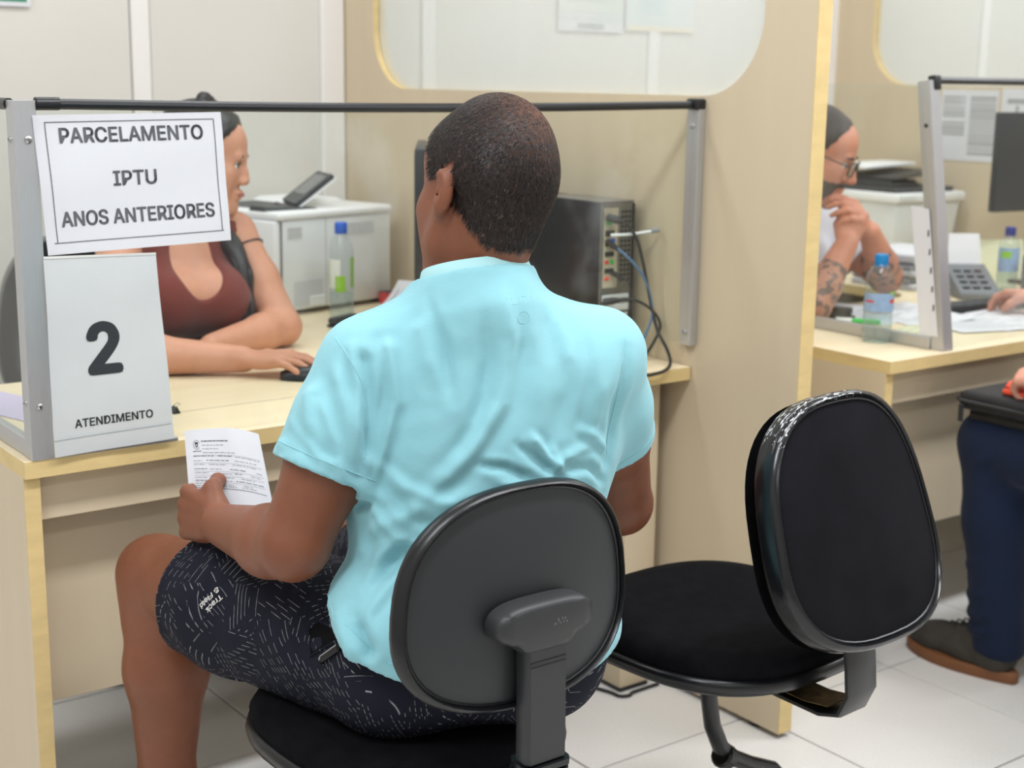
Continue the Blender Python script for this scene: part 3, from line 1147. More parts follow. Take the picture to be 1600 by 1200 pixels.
class Frame:
    """local frame: right, forward, up given yaw (to the right of +Y), pitch (nose up), roll (top to the right)"""
    def __init__(self, o, yaw=0, pitch=0, roll=0, s=1.0):
        R = Matrix.Rotation(-rad(yaw), 3, 'Z') @ Matrix.Rotation(rad(pitch), 3, 'X') @ Matrix.Rotation(rad(roll), 3, 'Y')
        self.R = np.array(R)
        self.o = np.asarray(o, float)
        self.s = s

    def __call__(self, x, y, z):
        return self.o + self.R @ (np.array([x, y, z]) * self.s)

    def loc(self, V):
        return (np.asarray(V) - self.o) @ self.R / self.s


def head_field(S, H, nose=1.0, jaw=1.0, ears=True, wide=1.0, long=1.0):
    """adds a head with face and ears; H is a Frame at the mid-ear point"""
    s = H.s
    R = H.R

    def E(c, r, k=0.012, op='add', rot=None):
        S.ell(H(*c), np.array(r) * s, R if rot is None else R @ np.array(rot), k, op)
    E((0, -0.018 + 0.096 * (1 - long) * 0.6, 0.042), (0.0765 * wide, 0.096 * long, 0.086))
    E((0, -0.055 * long, 0.015), (0.063 * wide, 0.052 * long, 0.062), 0.02)
    E((0, 0.040, -0.012), (0.062, 0.052, 0.088), 0.02)
    E((0, 0.038, 0.048), (0.066, 0.054, 0.058), 0.02)
    for q in (-1, 1):
        S.chain([H(q * 0.058 * jaw, 0.004, -0.030), H(q * 0.053 * jaw, 0.018, -0.066), H(q * 0.018, 0.072, -0.094)], [0.018 * s, 0.018 * s, 0.017 * s], 0.022)
        E((q * 0.041, 0.058, -0.016), (0.023, 0.024, 0.021), 0.025)
        E((q * 0.044, 0.038, -0.050), (0.020, 0.038, 0.036), 0.022)
    E((0, 0.076, -0.096), (0.021, 0.017, 0.016), 0.016)
    E((0, 0.040, -0.075), (0.042, 0.042, 0.03), 0.02)
    S.cone(H(-0.034, 0.082, 0.024), H(0.034, 0.082, 0.024), 0.011 * s, None, 0.014)
    for q in (-1, 1):
        E((q * 0.032, 0.097, 0.006), (0.018, 0.013, 0.011), 0.010, 'cut')
    S.chain([H(0, 0.088, 0.018), H(0, 0.101 + 0.004 * nose, -0.008), H(0, 0.108 + 0.006 * nose, -0.026)], [0.008 * s, 0.009 * s, 0.0125 * s], 0.010)
    for q in (-1, 1):
        E((q * 0.0125, 0.098, -0.030), (0.0095, 0.011, 0.009), 0.006)
    E((0, 0.090, -0.056), (0.024, 0.0125, 0.0075), 0.006)
    E((0, 0.088, -0.067), (0.021, 0.0125, 0.0085), 0.006)
    S.cone(H(-0.021, 0.100, -0.0612), H(0.021, 0.100, -0.0612), 0.0022 * s, None, 0.003, 'cut')
    if ears:
        for q in (-1, 1):
            a = rad(24 * q)
            rot = np.array([[math.cos(a), math.sin(a), 0], [-math.sin(a), math.cos(a), 0], [0, 0, 1]])
            ex = 0.0805 * (0.4 + 0.6 * wide)
            E((q * ex, -0.014, 0.0), (0.0085, 0.0165, 0.029), 0.005, 'add', rot)
            E((q * (ex - 0.003), -0.006, -0.025), (0.0075, 0.009, 0.011), 0.006)
            E((q * (ex + 0.009), -0.008, 0.003), (0.008, 0.009, 0.018), 0.004, 'cut', rot)


def finger_dirs(d, n, curls):
    out = []
    a = 0
    for c in curls:
        a += rad(c)
        out.append(d * math.cos(a) + n * math.sin(a))
    return out


def hand_field(S, W, d, n, side, curls, thumb, size=1.0, spread=1.0, k=0.004, rf=0.0088):
    """W wrist point, d direction of the fingers, n direction the palm faces, side = +1 if the thumb is on cross(d,n) side.
    curls: four (c1,c2,c3) in degrees, index to little; thumb: three local points (along d, towards thumb, towards palm)
    returns finger joint lists, index first"""
    W = np.asarray(W, float)
    d = unit(d)
    n = unit(np.asarray(n, float) - d * np.dot(n, d))
    t = unit(np.cross(d, n)) * side
    s = size
    lat = (0.030, 0.010, -0.010, -0.028)
    kn = (0.090, 0.094, 0.089, 0.080)
    ln = (0.072, 0.080, 0.074, 0.058)
    S.ell(W + d * 0.05 * s + n * 0.004 * s, (0.048 * s, 0.036 * s, 0.0155 * s), np.stack([d, t, n], 1), 0.012)
    S.ell(W + d * 0.032 * s + t * 0.022 * s + n * 0.010 * s, (0.034 * s, 0.017 * s, 0.015 * s), np.stack([unit(d + t * 0.35), unit(t - d * 0.35), n], 1), 0.010)
    joints = []
    for i in range(4):
        base = W + d * 0.015 * s + t * lat[i] * 0.55 * s
        K = W + d * kn[i] * s + t * lat[i] * s
        S.cone(base, K, 0.0125 * s, 0.0112 * s, 0.008)
        fd = unit(d + t * (lat[i] * 3.2 * (spread - 0.6)))
        P = [K]
        R = [rf * 1.12 * s]
        for dr, f, rr in zip(finger_dirs(fd, n, curls[i]), (0.45, 0.30, 0.25), (1.0, 0.92, 0.78)):
            P.append(P[-1] + dr * ln[i] * f * s)
            R.append(rf * rr * s * (0.9 if i == 3 else 1.0))
        S.chain(P, R, k)
        joints.append(P)
    T = [W + d * 0.018 * s + t * 0.020 * s + n * 0.006 * s] + [W + d * a * s + t * b * s + n * c * s for a, b, c in thumb]
    S.chain(T, [0.0135 * s, 0.0125 * s, 0.0105 * s, 0.0085 * s], k + 0.004)
    joints.append(T)
    return joints


def nails(joints, n_hint, root, material, size=1.0):
    """a thin nail on the back of each last joint"""
    for P in joints:
        tip, pre = np.asarray(P[-1]), np.asarray(P[-2])
        dr = unit(tip - pre)
        up = unit(-np.asarray(n_hint) - dr * np.dot(-np.asarray(n_hint), dr))
        sd = np.cross(dr, up)
        c = tip + dr * 0.001
        r = 0.0066 * size
        R = []
        for s_, lift in ((1.0, 0.0046), (0.8, 0.0062), (0.02, 0.0070)):
            R.append([Vector(c + (dr * math.cos(a) * 0.0058 * size + sd * math.sin(a) * 0.0044 * size) * s_ + up * lift * size) for a in [2 * PI * q / 12 for q in range(12)]])
        MB().rings(R, True, True).build('fingernail', material, root)


def smooth_path(pts, n=6):
    P = [Vector(p) for p in pts]
    out = []
    for i in range(len(P) - 1):
        p0, p1, p2, p3 = P[max(i - 1, 0)], P[i], P[i + 1], P[min(i + 2, len(P) - 1)]
        for j in range(n):
            t = j / n
            out.append(0.5 * ((2 * p1) + (p2 - p0) * t + (2 * p0 - 5 * p1 + 4 * p2 - p3) * t * t + (3 * p1 - p0 - 3 * p2 + p3) * t ** 3))
    out.append(P[-1])
    return out



# ---------------------------------------------------------------- cloth and skin
def skin_mat(name, c, red=0.35, rough=0.5, var=0.10):
    k = NT(name)
    b = lin(c)
    f = k.noise(7.0, 4)
    g = k.noise(60.0, 3)
    lo = (b[0] * (1 - var), b[1] * (1 - var * 1.2), b[2] * (1 - var * 1.2), 1)
    hi = (min(1, b[0] * (1 + var)), b[1] * (1 + var * 0.7), b[2] * (1 + var * 0.6), 1)
    c1 = k.ramp(f, [(0.3, lo), (0.7, hi)])
    c2 = k.ramp(g, [(0.3, (0.93, 0.92, 0.92, 1)), (0.7, (1, 1, 1, 1))])
    k.l(k.mix(1.0, c1, c2, 'MULTIPLY'), k.p.inputs['Base Color'])
    k.p.inputs['Roughness'].default_value = rough
    k.p.inputs['Specular IOR Level'].default_value = 0.4
    k.p.inputs['Subsurface Weight'].default_value = 0.12
    k.p.inputs['Subsurface Radius'].default_value = (1.0, red, 0.2)
    k.p.inputs['Subsurface Scale'].default_value = 0.006
    k.bump(k.noise(420, 2), 0.12, 0.0006)
    return k.m


def cloth_mat(name, c, var=0.06, weave=1400, sheen=0.2, streak=True, bump=0.25):
    k = NT(name)
    b = lin(c)
    f = k.noise(6.0, 4)
    lo = tuple(v * (1 - var) for v in b[:3]) + (1,)
    hi = tuple(min(1, v * (1 + var)) for v in b[:3]) + (1,)
    col = k.ramp(f, [(0.3, lo), (0.7, hi)])
    if streak:
        s = k.noise(1.0, 2, k.vscale((90, 90, 700)))
        col = k.mix(1.0, col, k.ramp(s, [(0.3, (0.95, 0.965, 0.97, 1)), (0.7, (1, 1, 1, 1))]), 'MULTIPLY')
    k.l(col, k.p.inputs['Base Color'])
    k.p.inputs['Roughness'].default_value = 0.9
    k.p.inputs['Specular IOR Level'].default_value = 0.15
    k.p.inputs['Sheen Weight'].default_value = sheen
    k.bump(k.noise(weave, 2), bump, 0.0006)
    return k.m


def shorts_mat():
    # navy cloth printed with patches of broken parallel white dashes
    k = NT('dash_printed_navy_cloth')
    co = k.coord()
    vo = k.n('ShaderNodeTexVoronoi', feature='F1')
    vo.inputs['Scale'].default_value = 17.0
    k.l(co, vo.inputs['Vector'])
    d1 = k.n('ShaderNodeVectorMath', operation='SUBTRACT')
    k.l(vo.outputs['Color'], d1.inputs[0])
    d1.inputs[1].default_value = (0.5, 0.5, 0.5)
    n1 = k.n('ShaderNodeVectorMath', operation='NORMALIZE')
    k.l(d1.outputs[0], n1.inputs[0])
    dot = k.n('ShaderNodeVectorMath', operation='DOT_PRODUCT')
    k.l(co, dot.inputs[0])
    k.l(n1.outputs[0], dot.inputs[1])
    ln = k.math('MULTIPLY', dot.outputs['Value'], 150.0)
    fr = k.math('FRACT', ln)
    line = k.math('LESS_THAN', fr, 0.13)
    cr = k.n('ShaderNodeVectorMath', operation='CROSS_PRODUCT')
    k.l(n1.outputs[0], cr.inputs[0])
    cr.inputs[1].default_value = (0.31, 0.55, 0.77)
    dot2 = k.n('ShaderNodeVectorMath', operation='DOT_PRODUCT')
    k.l(co, dot2.inputs[0])
    k.l(cr.outputs[0], dot2.inputs[1])
    fl = k.math('FLOOR', ln)
    sh = k.math('MULTIPLY_ADD', fl, 0.37, k.math('MULTIPLY', dot2.outputs['Value'], 130.0))
    wn = k.n('ShaderNodeTexWhiteNoise', noise_dimensions='2D')
    cmb = k.n('ShaderNodeCombineXYZ')
    k.l(k.math('FLOOR', sh), cmb.inputs[0])
    k.l(fl, cmb.inputs[1])
    k.l(cmb.outputs[0], wn.inputs['Vector'])
    dash = k.math('MULTIPLY', k.math('LESS_THAN', k.math('FRACT', sh), 0.66), k.math('GREATER_THAN', wn.outputs['Value'], 0.42))
    bright = k.math('MULTIPLY_ADD', k.noise(90, 2), 0.9, -0.05)
    fac = k.math('MULTIPLY', k.math('MULTIPLY', line, dash), bright)
    k.l(k.mix(fac, lin((24, 26, 38)), lin((190, 190, 192))), k.p.inputs['Base Color'])
    k.p.inputs['Roughness'].default_value = 0.85
    k.p.inputs['Specular IOR Level'].default_value = 0.2
    k.bump(k.noise(1200, 2), 0.2, 0.0006)
    return k.m


M_SKIN1 = skin_mat('brown_skin', (130, 80, 56), 0.3, 0.45)
M_AQUA = cloth_mat('aqua_jersey', (146, 202, 211), 0.04)
M_AQUAC = cloth_mat('pale_aqua_rib', (176, 222, 225), 0.03)
M_SHORTS = shorts_mat()
M_POCKET_SHADE = cloth_mat('pocket_opening_shade', (9, 9, 12), 0.1, sheen=0.0, streak=False)  # near-black colour painted for the shade inside the pocket mouth
M_WHITE_PRINT = mat('white_print', (214, 212, 206), 0.7, var=0.15, scale=300)
M_EYE = mat('eye_white', (228, 224, 220), 0.2)
M_IRIS = mat('dark_iris', (45, 28, 20), 0.15)
M_NAIL1 = mat('brown_nail', (176, 130, 112), 0.3)


def eyes(H, root, s=1.0):
    for q in (-1, 1):
        c = H(q * 0.032, 0.0775, 0.006)
        e = MB().lathe([(0.0115 * s * math.sin(PI * i / 10), -0.0115 * s * math.cos(PI * i / 10)) for i in range(11)], c, 16, H.R @ vec(0, 1, 0)).build('eye', M_EYE, root, smooth=180)
        MB().lathe([(0.0072 * s, 0.0090 * s), (0.0045 * s, 0.0111 * s), (0.0001, 0.0118 * s)], c, 14, H.R @ vec(0, 1, 0)).build('iris', M_IRIS, e, smooth=180)


def person(label, loc, group=None):
    return thing('person', label, 'person', loc, group=group)


def bvh_of(V, Q):
    from mathutils.bvhtree import BVHTree
    return BVHTree.FromPolygons([tuple(v) for v in V], [tuple(int(i) for i in q) for q in Q])


# ---------------------------------------------------------------- the man in the aqua shirt
def man_in_aqua():
    root = person('man in aqua t-shirt and patterned navy shorts seated with his back turned', (-1.05, -0.58, 0.0))
    H = Frame((-0.982, -0.620, 1.180), yaw=2, pitch=-7, roll=7, s=1.04)
    yaw = 20
    T = Frame((-1.0, -0.62, 0.0), yaw=yaw)
    RT = T.R
    NB = vec(-1.000, -0.612, 1.055)
    LS, RS = vec(-1.143, -0.580, 0.962), vec(-0.842, -0.688, 0.962)
    LE, RE = vec(-1.258, -0.575, 0.730), vec(-0.698, -0.586, 0.695)
    LW, RW = vec(-1.243, -0.325, 0.694), vec(-0.86, -0.400, 0.640)
    HL, HR = vec(-1.150, -0.52, 0.562), vec(-0.975, -0.545, 0.562)
    KL, KR = vec(-1.246, -0.085, 0.545), vec(-0.905, -0.120, 0.540)
    AL, AR = vec(-1.243, -0.090, 0.105), vec(-0.890, -0.070, 0.105)

    S = Field((-1.42, -0.92, -0.01), (-0.54, 0.24, 1.36), 0.0045)
    head_field(S, H, wide=0.93, long=0.93)
    S.chain([H(0, -0.020, -0.035), NB + vec(0, 0.005, 0.01), NB + vec(0, 0.01, -0.06)], [0.055, 0.059, 0.072], 0.02)
    S.cone(H(0, -0.045, -0.02), NB + vec(0, -0.012, 0.0), 0.042, 0.046, 0.02)

    def torso(F, g):
        F.ell((-0.990, -0.605, 0.885), (0.178 + g, 0.112 + g, 0.155 + g), RT, 0.03)
        F.ell((-0.990, -0.630, 0.850), (0.186 + g, 0.112 + g, 0.19 + g), RT, 0.05)
        F.ell((-1.015, -0.640, 0.760), (0.168 + g, 0.116 + g, 0.19 + g), RT, 0.03)
        F.ell((-1.030, -0.638, 0.600), (0.176 + g, 0.140 + g, 0.12 + g), RT, 0.03)
        F.chain([LS, NB + vec(-0.02, -0.005, -0.035), RS], [0.056 + g, 0.058 + g, 0.056 + g], 0.035)
        F.chain([LS + vec(0.05, 0, -0.02), NB + vec(0, -0.02, -0.10), RS + vec(-0.05, 0.0, -0.02)], [0.070 + g, 0.075 + g, 0.070 + g], 0.03)
    torso(S, -0.006)

    def arm(sh, el, wr):
        m = sh * 0.5 + el * 0.5
        S.chain([sh, m, el + (m - el) * 0.12], [0.056, 0.0555, 0.0465], 0.02)
        f = el * 0.72 + wr * 0.28
        S.chain([el, f, wr], [0.0445, 0.0475, 0.030], 0.018)
    arm(LS, LE, LW)
    arm(RS, RE, RW)
    jl = hand_field(S, LW, vec(-0.14, 0.93, -0.02), vec(1, 0.10, -0.18), -1, [(52, 72, 40), (58, 75, 42), (62, 78, 45), (66, 80, 45)], [(0.046, 0.042, 0.012), (0.070, 0.049, 0.036), (0.086, 0.046, 0.058)], 1.04)
    jr = hand_field(S, RW, vec(-0.35, 0.92, 0.02), vec(-0.25, -0.2, -0.95), 1, [(25, 30, 20)] * 4, [(0.04, 0.045, 0.01), (0.065, 0.055, 0.02), (0.085, 0.055, 0.03)], 1.0)
    # legs
    for hp, kn, an, sx in ((HL, KL, AL, -1), (HR, KR, AR, 1)):
        S.chain([hp, hp * 0.5 + kn * 0.5, kn + (hp - kn) * 0.1], [0.098, 0.088, 0.066], 0.03)
        S.cone(kn + vec(0, 0.004, 0.004), kn + vec(0, -0.01, -0.06), 0.063, 0.057, 0.03)
        mid = kn * 0.66 + an * 0.34 + vec(0.0, -0.022, 0)
        S.chain([kn + vec(0, -0.012, -0.03), mid, an * 0.8 + kn * 0.2, an], [0.056, 0.0645, 0.043, 0.036], 0.025)
        S.chain([an + vec(0, -0.03, -0.055), an + vec(sx * 0.010, 0.05, -0.058), an + vec(sx * 0.022, 0.12, -0.072)], [0.033, 0.028, 0.016], 0.02)
    V, Q = S.mesh()
    V = relax(V, Q, 1, 0.35)
    body = npmesh('body', V, Q, M_SKIN1, root)
    nails(jl[4:], (1, 0.3, 0.2), root, M_NAIL1, 1.1)
    eyes(H, root, 1.04)

    # --- hair: close-cropped cap plus short strands, thinning at the crown
    L = H.loc(V)
    N = vnormals(V, Q)

    def hair_region(P):
        x, y, z = P[:, 0], P[:, 1], P[:, 2]
        front = 0.052 - 0.35 * np.clip(0.075 - z, 0, 1)          # recedes over the temples
        low = -0.075 + 0.075 * np.clip((y + 0.075) / 0.085, 0, 1) ** 1.5 + 0.018 * np.clip((np.abs(x) - 0.035) / 0.03, 0, 1)
        ear = ((np.abs(x) > 0.070) & (y > -0.034) & (z < 0.034))
        g = np.minimum(np.minimum((front - y) / 0.02, (z - low) / 0.022), 1.0)
        g = np.where(ear, -1, g)
        return np.where(z > -0.12, g, -1)
    g = hair_region(L) + 0.22 * vnoise(L, 160, 5)
    keep = (g[Q] > 0).all(1)
    rem = np.full(len(V), -1)
    use = np.unique(Q[keep])
    rem[use] = np.arange(len(use))
    hv = V[use] + N[use] * (0.0002 + 0.0022 * np.clip(g[use], 0, 1)[:, None])
    k = NT('cropped_black_hair')
    sc = k.noise(1.0, 4, k.vscale((260, 260, 130)))
    co = k.coord()
    dv = k.n('ShaderNodeVectorMath', operation='DISTANCE')
    k.l(co, dv.inputs[0])
    crown = H(0.024, -0.072, 0.100)
    dv.inputs[1].default_value = tuple(crown)
    thin = k.math('SUBTRACT', 1.0, k.math('MINIMUM', k.math('DIVIDE', dv.outputs['Value'], 0.095), 1.0))
    dark = k.ramp(sc, [(0.35, lin((12, 10, 10))), (0.72, lin((56, 41, 34)))])
    scalp = k.ramp(sc, [(0.35, lin((64, 44, 36))), (0.7, lin((126, 84, 64)))])
    far = k.math('MINIMUM', k.math('MAXIMUM', k.math('MULTIPLY', k.math('SUBTRACT', dv.outputs['Value'], 0.165), 22.0), 0.0), 0.75)
    k.l(k.mix(k.math('MAXIMUM', k.math('MULTIPLY', thin, 0.9), far), dark, scalp), k.p.inputs['Base Color'])
    k.p.inputs['Specular IOR Level'].default_value = 0.25
    k.p.inputs['Roughness'].default_value = 0.7
    k.bump(sc, 0.7, 0.0015)
    M_HAIR = k.m
    npmesh('cropped_hair', hv, rem[Q[keep]], M_HAIR, root)
    rng = np.random.RandomState(3)
    fq = Q[keep]
    pick = rng.choice(len(fq), 14000)
    w4 = rng.dirichlet([1, 1, 1, 1], 14000)
    P0 = (V[fq[pick]] * w4[:, :, None]).sum(1)
    N0 = (N[fq[pick]] * w4[:, :, None]).sum(1)
    g0 = hair_region(H.loc(P0))
    cd_ = np.linalg.norm(P0 - crown, axis=1)
    ok = (g0 > 0.05) & (rng.rand(14000) < np.clip(0.25 + cd_ / 0.07, 0, 1))
    P0, N0 = P0[ok], N0[ok]
    n0 = len(P0)
    # combed forward and down, away from the crown
    away = P0 - crown
    away += rng.normal(size=away.shape) * 0.02
    away /= np.linalg.norm(away, axis=1, keepdims=True) + 1e-9
    tng = away - N0 * (away * N0).sum(1, keepdims=True)
    tng /= np.linalg.norm(tng, axis=1, keepdims=True) + 1e-9
    sd = np.cross(N0, tng)
    ln = rng.uniform(0.006, 0.012, n0)[:, None]
    A = P0 + N0 * 0.001
    B = A + tng * ln * 0.6 + N0 * 0.0018
    C = A + tng * ln + N0 * 0.0016
    hw = 0.00040
    SV = np.stack([A - sd * hw, A + sd * hw, B - sd * hw * 0.8, B + sd * hw * 0.8, C, C], 1).reshape(-1, 3)
    i0 = np.arange(n0)[:, None] * 6
    FQ = np.concatenate([i0 + [0, 1, 3, 2], i0 + [2, 3, 5, 4]])
    k = NT('hair_strand')
    k.l(k.ramp(k.noise(150, 3), [(0.35, lin((12, 10, 10))), (0.58, lin((38, 29, 25))), (0.75, lin((104, 80, 66)))]), k.p.inputs['Base Color'])
    k.p.inputs['Roughness'].default_value = 0.5
    hs = npmesh('hair_strands', SV, FQ, k.m, root)
    hs['kind'] = 'stuff'

    # --- shirt
    S = Field((-1.38, -0.92, 0.42), (-0.58, -0.38, 1.14), 0.0042)
    nd = unit(vec(0.035, 0.30, 1.0))
    cc = NB + vec(-0.004, -0.014, 0.018)
    torso(S, 0.006)
    S.ell((-1.028, -0.646, 0.585), (0.222, 0.160, 0.12), RT, 0.03)
    S.ell((-1.132, -0.632, 0.615), (0.112, 0.118, 0.095), RT, 0.04)
    hem_l = LS + (LE - LS) * 0.60
    hem_r = RS + (RE - RS) * 0.52
    SL = Field((-1.38, -0.92, 0.42), (-0.58, -0.38, 1.14), 0.0042)
    SL.chain([LS, LS + (LE - LS) * 0.3, LS + (LE - LS) * 0.75], [0.060, 0.067, 0.0755], 0.02)
    SL.chain([RS, RS + (RE - RS) * 0.3, RS + (RE - RS) * 0.75], [0.060, 0.064, 0.068], 0.02)
    S.cone(cc - nd * 0.045, cc + nd * 0.02, 0.088, 0.0765, 0.03)
    # hems: sleeves are open tubes at the end, the body hem is cut slanting
    dl, dr_ = unit(LE - LS), unit(RE - RS)
    a, b, c = vec(-1.241, -0.617, 0.655), vec(-1.150, -0.790, 0.552), vec(-0.930, -0.800, 0.562)
    n = np.cross(b - a, c - a)
    n = unit(n) * (-1 if n[2] > 0 else 1)
    S.plane_cut(b, n, None, 0.006)
    S.half_cut(cc + nd * 0.006, nd, 0.095, 0.12)
    S.cone(cc - nd * 0.03, cc + nd * 0.05, 0.0665, 0.0665, 0.002, 'cut')
    SL.half_cut(hem_l, dl, 0.13, 0.2, 0.005)
    SL.half_cut(hem_r, dr_, 0.13, 0.2, 0.005)
    SL.cone(hem_l - dl * 0.035, hem_l + dl * 0.1, 0.0605, 0.065, 0.003, 'cut')
    SL.cone(hem_r - dr_ * 0.035, hem_r + dr_ * 0.1, 0.056, 0.060, 0.003, 'cut')
    S.F = smin(S.F, SL.F, 0.03)
    V, Q = S.mesh()
    V = relax(V, Q, 2, 0.4)
    N = vnormals(V, Q)
    D = np.zeros(len(V))
    D += 0.0018 * vnoise(V, 26, 2) + 0.0009 * vnoise(V, 75, 9) + 0.0004 * vnoise(V, 160, 14)
    bv = bvh_of(V, Q)
    fwd = Vector(RT @ vec(0, 1, 0))

    def back(u, z, side=0.0):
        """point on the shirt's back at u metres right of the spine plane and height z"""
        o = Vector(T(u, -0.6, z))
        hit = bv.ray_cast(o, fwd)
        return np.array(hit[0]) if hit[0] is not None else np.array(T(u, -0.1, z))
    for pts, w_, amp in SHIRT_FOLDS:
        fold(V, N, D, [back(u, z) for u, z in pts], w_, amp * 1.15)
    V = V + N * D[:, None]
    shirt = npmesh('t_shirt', V, Q, M_AQUA, root)
    # neckband, seams and hem stitching
    def ring(c, ax, r1, r2, up, n_=40):
        ax = unit(ax)
        u_ = unit(np.cross(ax, up))
        v_ = np.cross(ax, u_)
        return [c + u_ * math.cos(2 * PI * i / n_) * r1 + v_ * math.sin(2 * PI * i / n_) * r2 for i in range(n_)]
    rr = [ring(cc + nd * dz, nd, r, r * 0.98, (0, 1, 0)) for dz, r in ((-0.006, 0.0775), (0.004, 0.0765), (0.016, 0.0725), (0.0185, 0.0700), (0.016, 0.0675), (-0.006, 0.0690))]
    b = MB()
    b.rings([[Vector(p) for p in r] for r in rr], False, False)
    b.build('neckband', M_AQUAC, root, smooth=60)
    bv = bvh_of(V, Q)

    def seam(pts, nm, parent, lift=0.0001, r=0.0009, closed=False, m=None, c=None):
        P = []
        for p in pts:
            if c is None:
                h = bv.find_nearest(Vector(p))
            else:
                h = bv.ray_cast(Vector(p), (Vector(c) - Vector(p)).normalized(), 0.08)
                if h[0] is None:
                    if closed:
                        continue
                    h = bv.find_nearest(Vector(p))
            P.append(np.array(h[0]) + np.array(h[1]) * lift)
        if len(P) < len(pts):
            closed = False
        MB().tube(P, r, 5, closed=closed).build(nm, m or M_AQUA, parent)
    seam(ring(hem_l - dl * 0.020, dl, 0.10, 0.10, (0, 0, 1), 44), 'sleeve_stitch', shirt, closed=True, c=hem_l - dl * 0.02)
    seam(ring(hem_r - dr_ * 0.020, dr_, 0.10, 0.10, (0, 0, 1), 44), 'sleeve_stitch', shirt, closed=True, c=hem_r - dr_ * 0.02)
    for ar in ([(-0.196, 1.005), (-0.182, 0.98), (-0.170, 0.95), (-0.164, 0.92), (-0.166, 0.895), (-0.172, 0.86)], [(0.188, 0.995), (0.180, 0.95), (0.174, 0.90), (0.166, 0.84)]):
        seam(smooth_path([tuple(back(u, z)) for u, z in ar], 5), 'armhole_seam', shirt, lift=0.0, r=0.0010)
    hm = []
    for i in range(40):
        an = rad(195 + 150 * i / 39)
        p = T(0.2 * math.cos(an) - 0.045, 0.17 * math.sin(an) - 0.02, 0)
        # on the hem plane, a little above it
        p[2] = b_z(p, (vec(-1.150, -0.790, 0.552), n)) + 0.020
        hm.append(p)
    seam(hm, 'hem_stitch', shirt)

    # faint block of lettering showing through from the inside below the neckband
    lt = [[(0.036 + 0.009 * math.cos(2 * PI * i / 16), 1.034 + 0.008 * math.sin(2 * PI * i / 16)) for i in range(17)],
          [(0.008, 1.052), (0.012, 1.060), (0.016, 1.052)], [(0.020, 1.060), (0.020, 1.052), (0.027, 1.052)], [(0.031, 1.060), (0.031, 1.051)], [(0.036, 1.060), (0.043, 1.060), (0.043, 1.051)], [(0.047, 1.051), (0.050, 1.060), (0.054, 1.051)],
          [(0.010, 1.047), (0.055, 1.047)], [(0.014, 1.043), (0.014, 1.036), (0.022, 1.036)]]
    for q_ in lt:
        P = [Vector(back(u, z)) + Vector(RT @ vec(0, 1, 0)) * 0.0002 for u, z in q_]
        MB().tube(P, 0.0006, 5).build('inside_print', M_AQUA, shirt)
    # --- shorts
    S = Field((-1.40, -0.90, 0.38), (-0.66, 0.0, 0.74), 0.0045)
    S.ell((-1.030, -0.640, 0.580), (0.206, 0.150, 0.118), RT, 0.03)
    for q in (-1, 1):
        c = T(q * 0.098 - 0.028, -0.035, 0.545)
        S.ell(c, (0.105, 0.125, 0.088), RT, 0.03)
    for hp, kn, t in ((HL, KL, 0.70), (HR, KR, 0.72)):
        d = unit(kn - hp)
        e = hp + (kn - hp) * t
        S.chain([hp, hp * 0.5 + kn * 0.5, hp + (kn - hp) * 0.85], [0.110, 0.103, 0.0955], 0.03)
        S.cone(e - d * 0.03, e + d * 0.12, 0.089, 0.089, 0.002, 'cut')
        S.plane_cut(e, d + vec(0, 0, 0.10), (e - 0.14, e + 0.14))
    S.plane_cut((0, 0, 0.470), (0, 0, -1), ((-1.4, -0.9, 0.38), (-0.66, -0.36, 0.5)), 0.012)
    V2, Q2 = S.mesh()
    V2 = relax(V2, Q2, 1, 0.4)
    N2 = vnormals(V2, Q2)
    D = 0.0025 * vnoise(V2, 34, 4) + 0.001 * vnoise(V2, 80, 12)
    for pts, w_, amp in SHORTS_FOLDS:
        fold(V2, N2, D, pts, w_, amp)
    V2 = V2 + N2 * D[:, None]
    shorts = npmesh('shorts', V2, Q2, M_SHORTS, root)
    bv2 = bvh_of(V2, Q2)

    def on_shorts(p, d, lift=0.0006):
        h = bv2.ray_cast(Vector(p), Vector(d))
        if h[0] is None:
            h = bv2.find_nearest(Vector(p))
        nrm = h[1] if h[1].dot(Vector(d)) < 0 else -h[1]
        return h[0] + nrm * lift
    # printed lettering on the outside of the left leg, reading down the leg
    g1 = text_geo('Track', 0.0155, 0.0003, align='LEFT')
    g2 = text_geo('& Field', 0.0155, 0.0003, align='LEFT')
    V3 = [(x, y, z) for x, y, z in g1[0]]
    V4 = [(x - 0.0005, y - 0.0135, z) for x, y, z in g2[0]]
    tx, tf = geo_join([(V3, g1[1]), (V4, g2[1])])
    o = vec(*PRINT_O)
    ux, uy = unit(PRINT_U), unit(PRINT_V)
    pn = np.cross(ux, uy)
    poly_mesh('leg_print', [on_shorts(o + ux * x + uy * y + pn * 0.08, -pn) for x, y, z in tx], tf, M_WHITE_PRINT, shorts)
    # pocket mouth at the hip
    pk = [on_shorts(vec(*p) + vec(-0.15, -0.12, 0.05), (0.15, 0.12, -0.05), 0.0009) for p in POCKET]
    ctr = sum(pk, Vector()) / len(pk)
    poly_mesh('pocket_mouth', pk + [ctr], [(i, (i + 1) % len(pk), len(pk)) for i in range(len(pk))], M_POCKET_SHADE, shorts)
    MB().tube(pk, 0.0022, 6, closed=True).build('pocket_welt', M_SHORTS, shorts)
    # waistband seen under the shirt at the back
    return root, H, bv2


def b_z(p, pl):
    q, n = pl
    return q[2] - ((p[0] - q[0]) * n[0] + (p[1] - q[1]) * n[1]) / n[2]


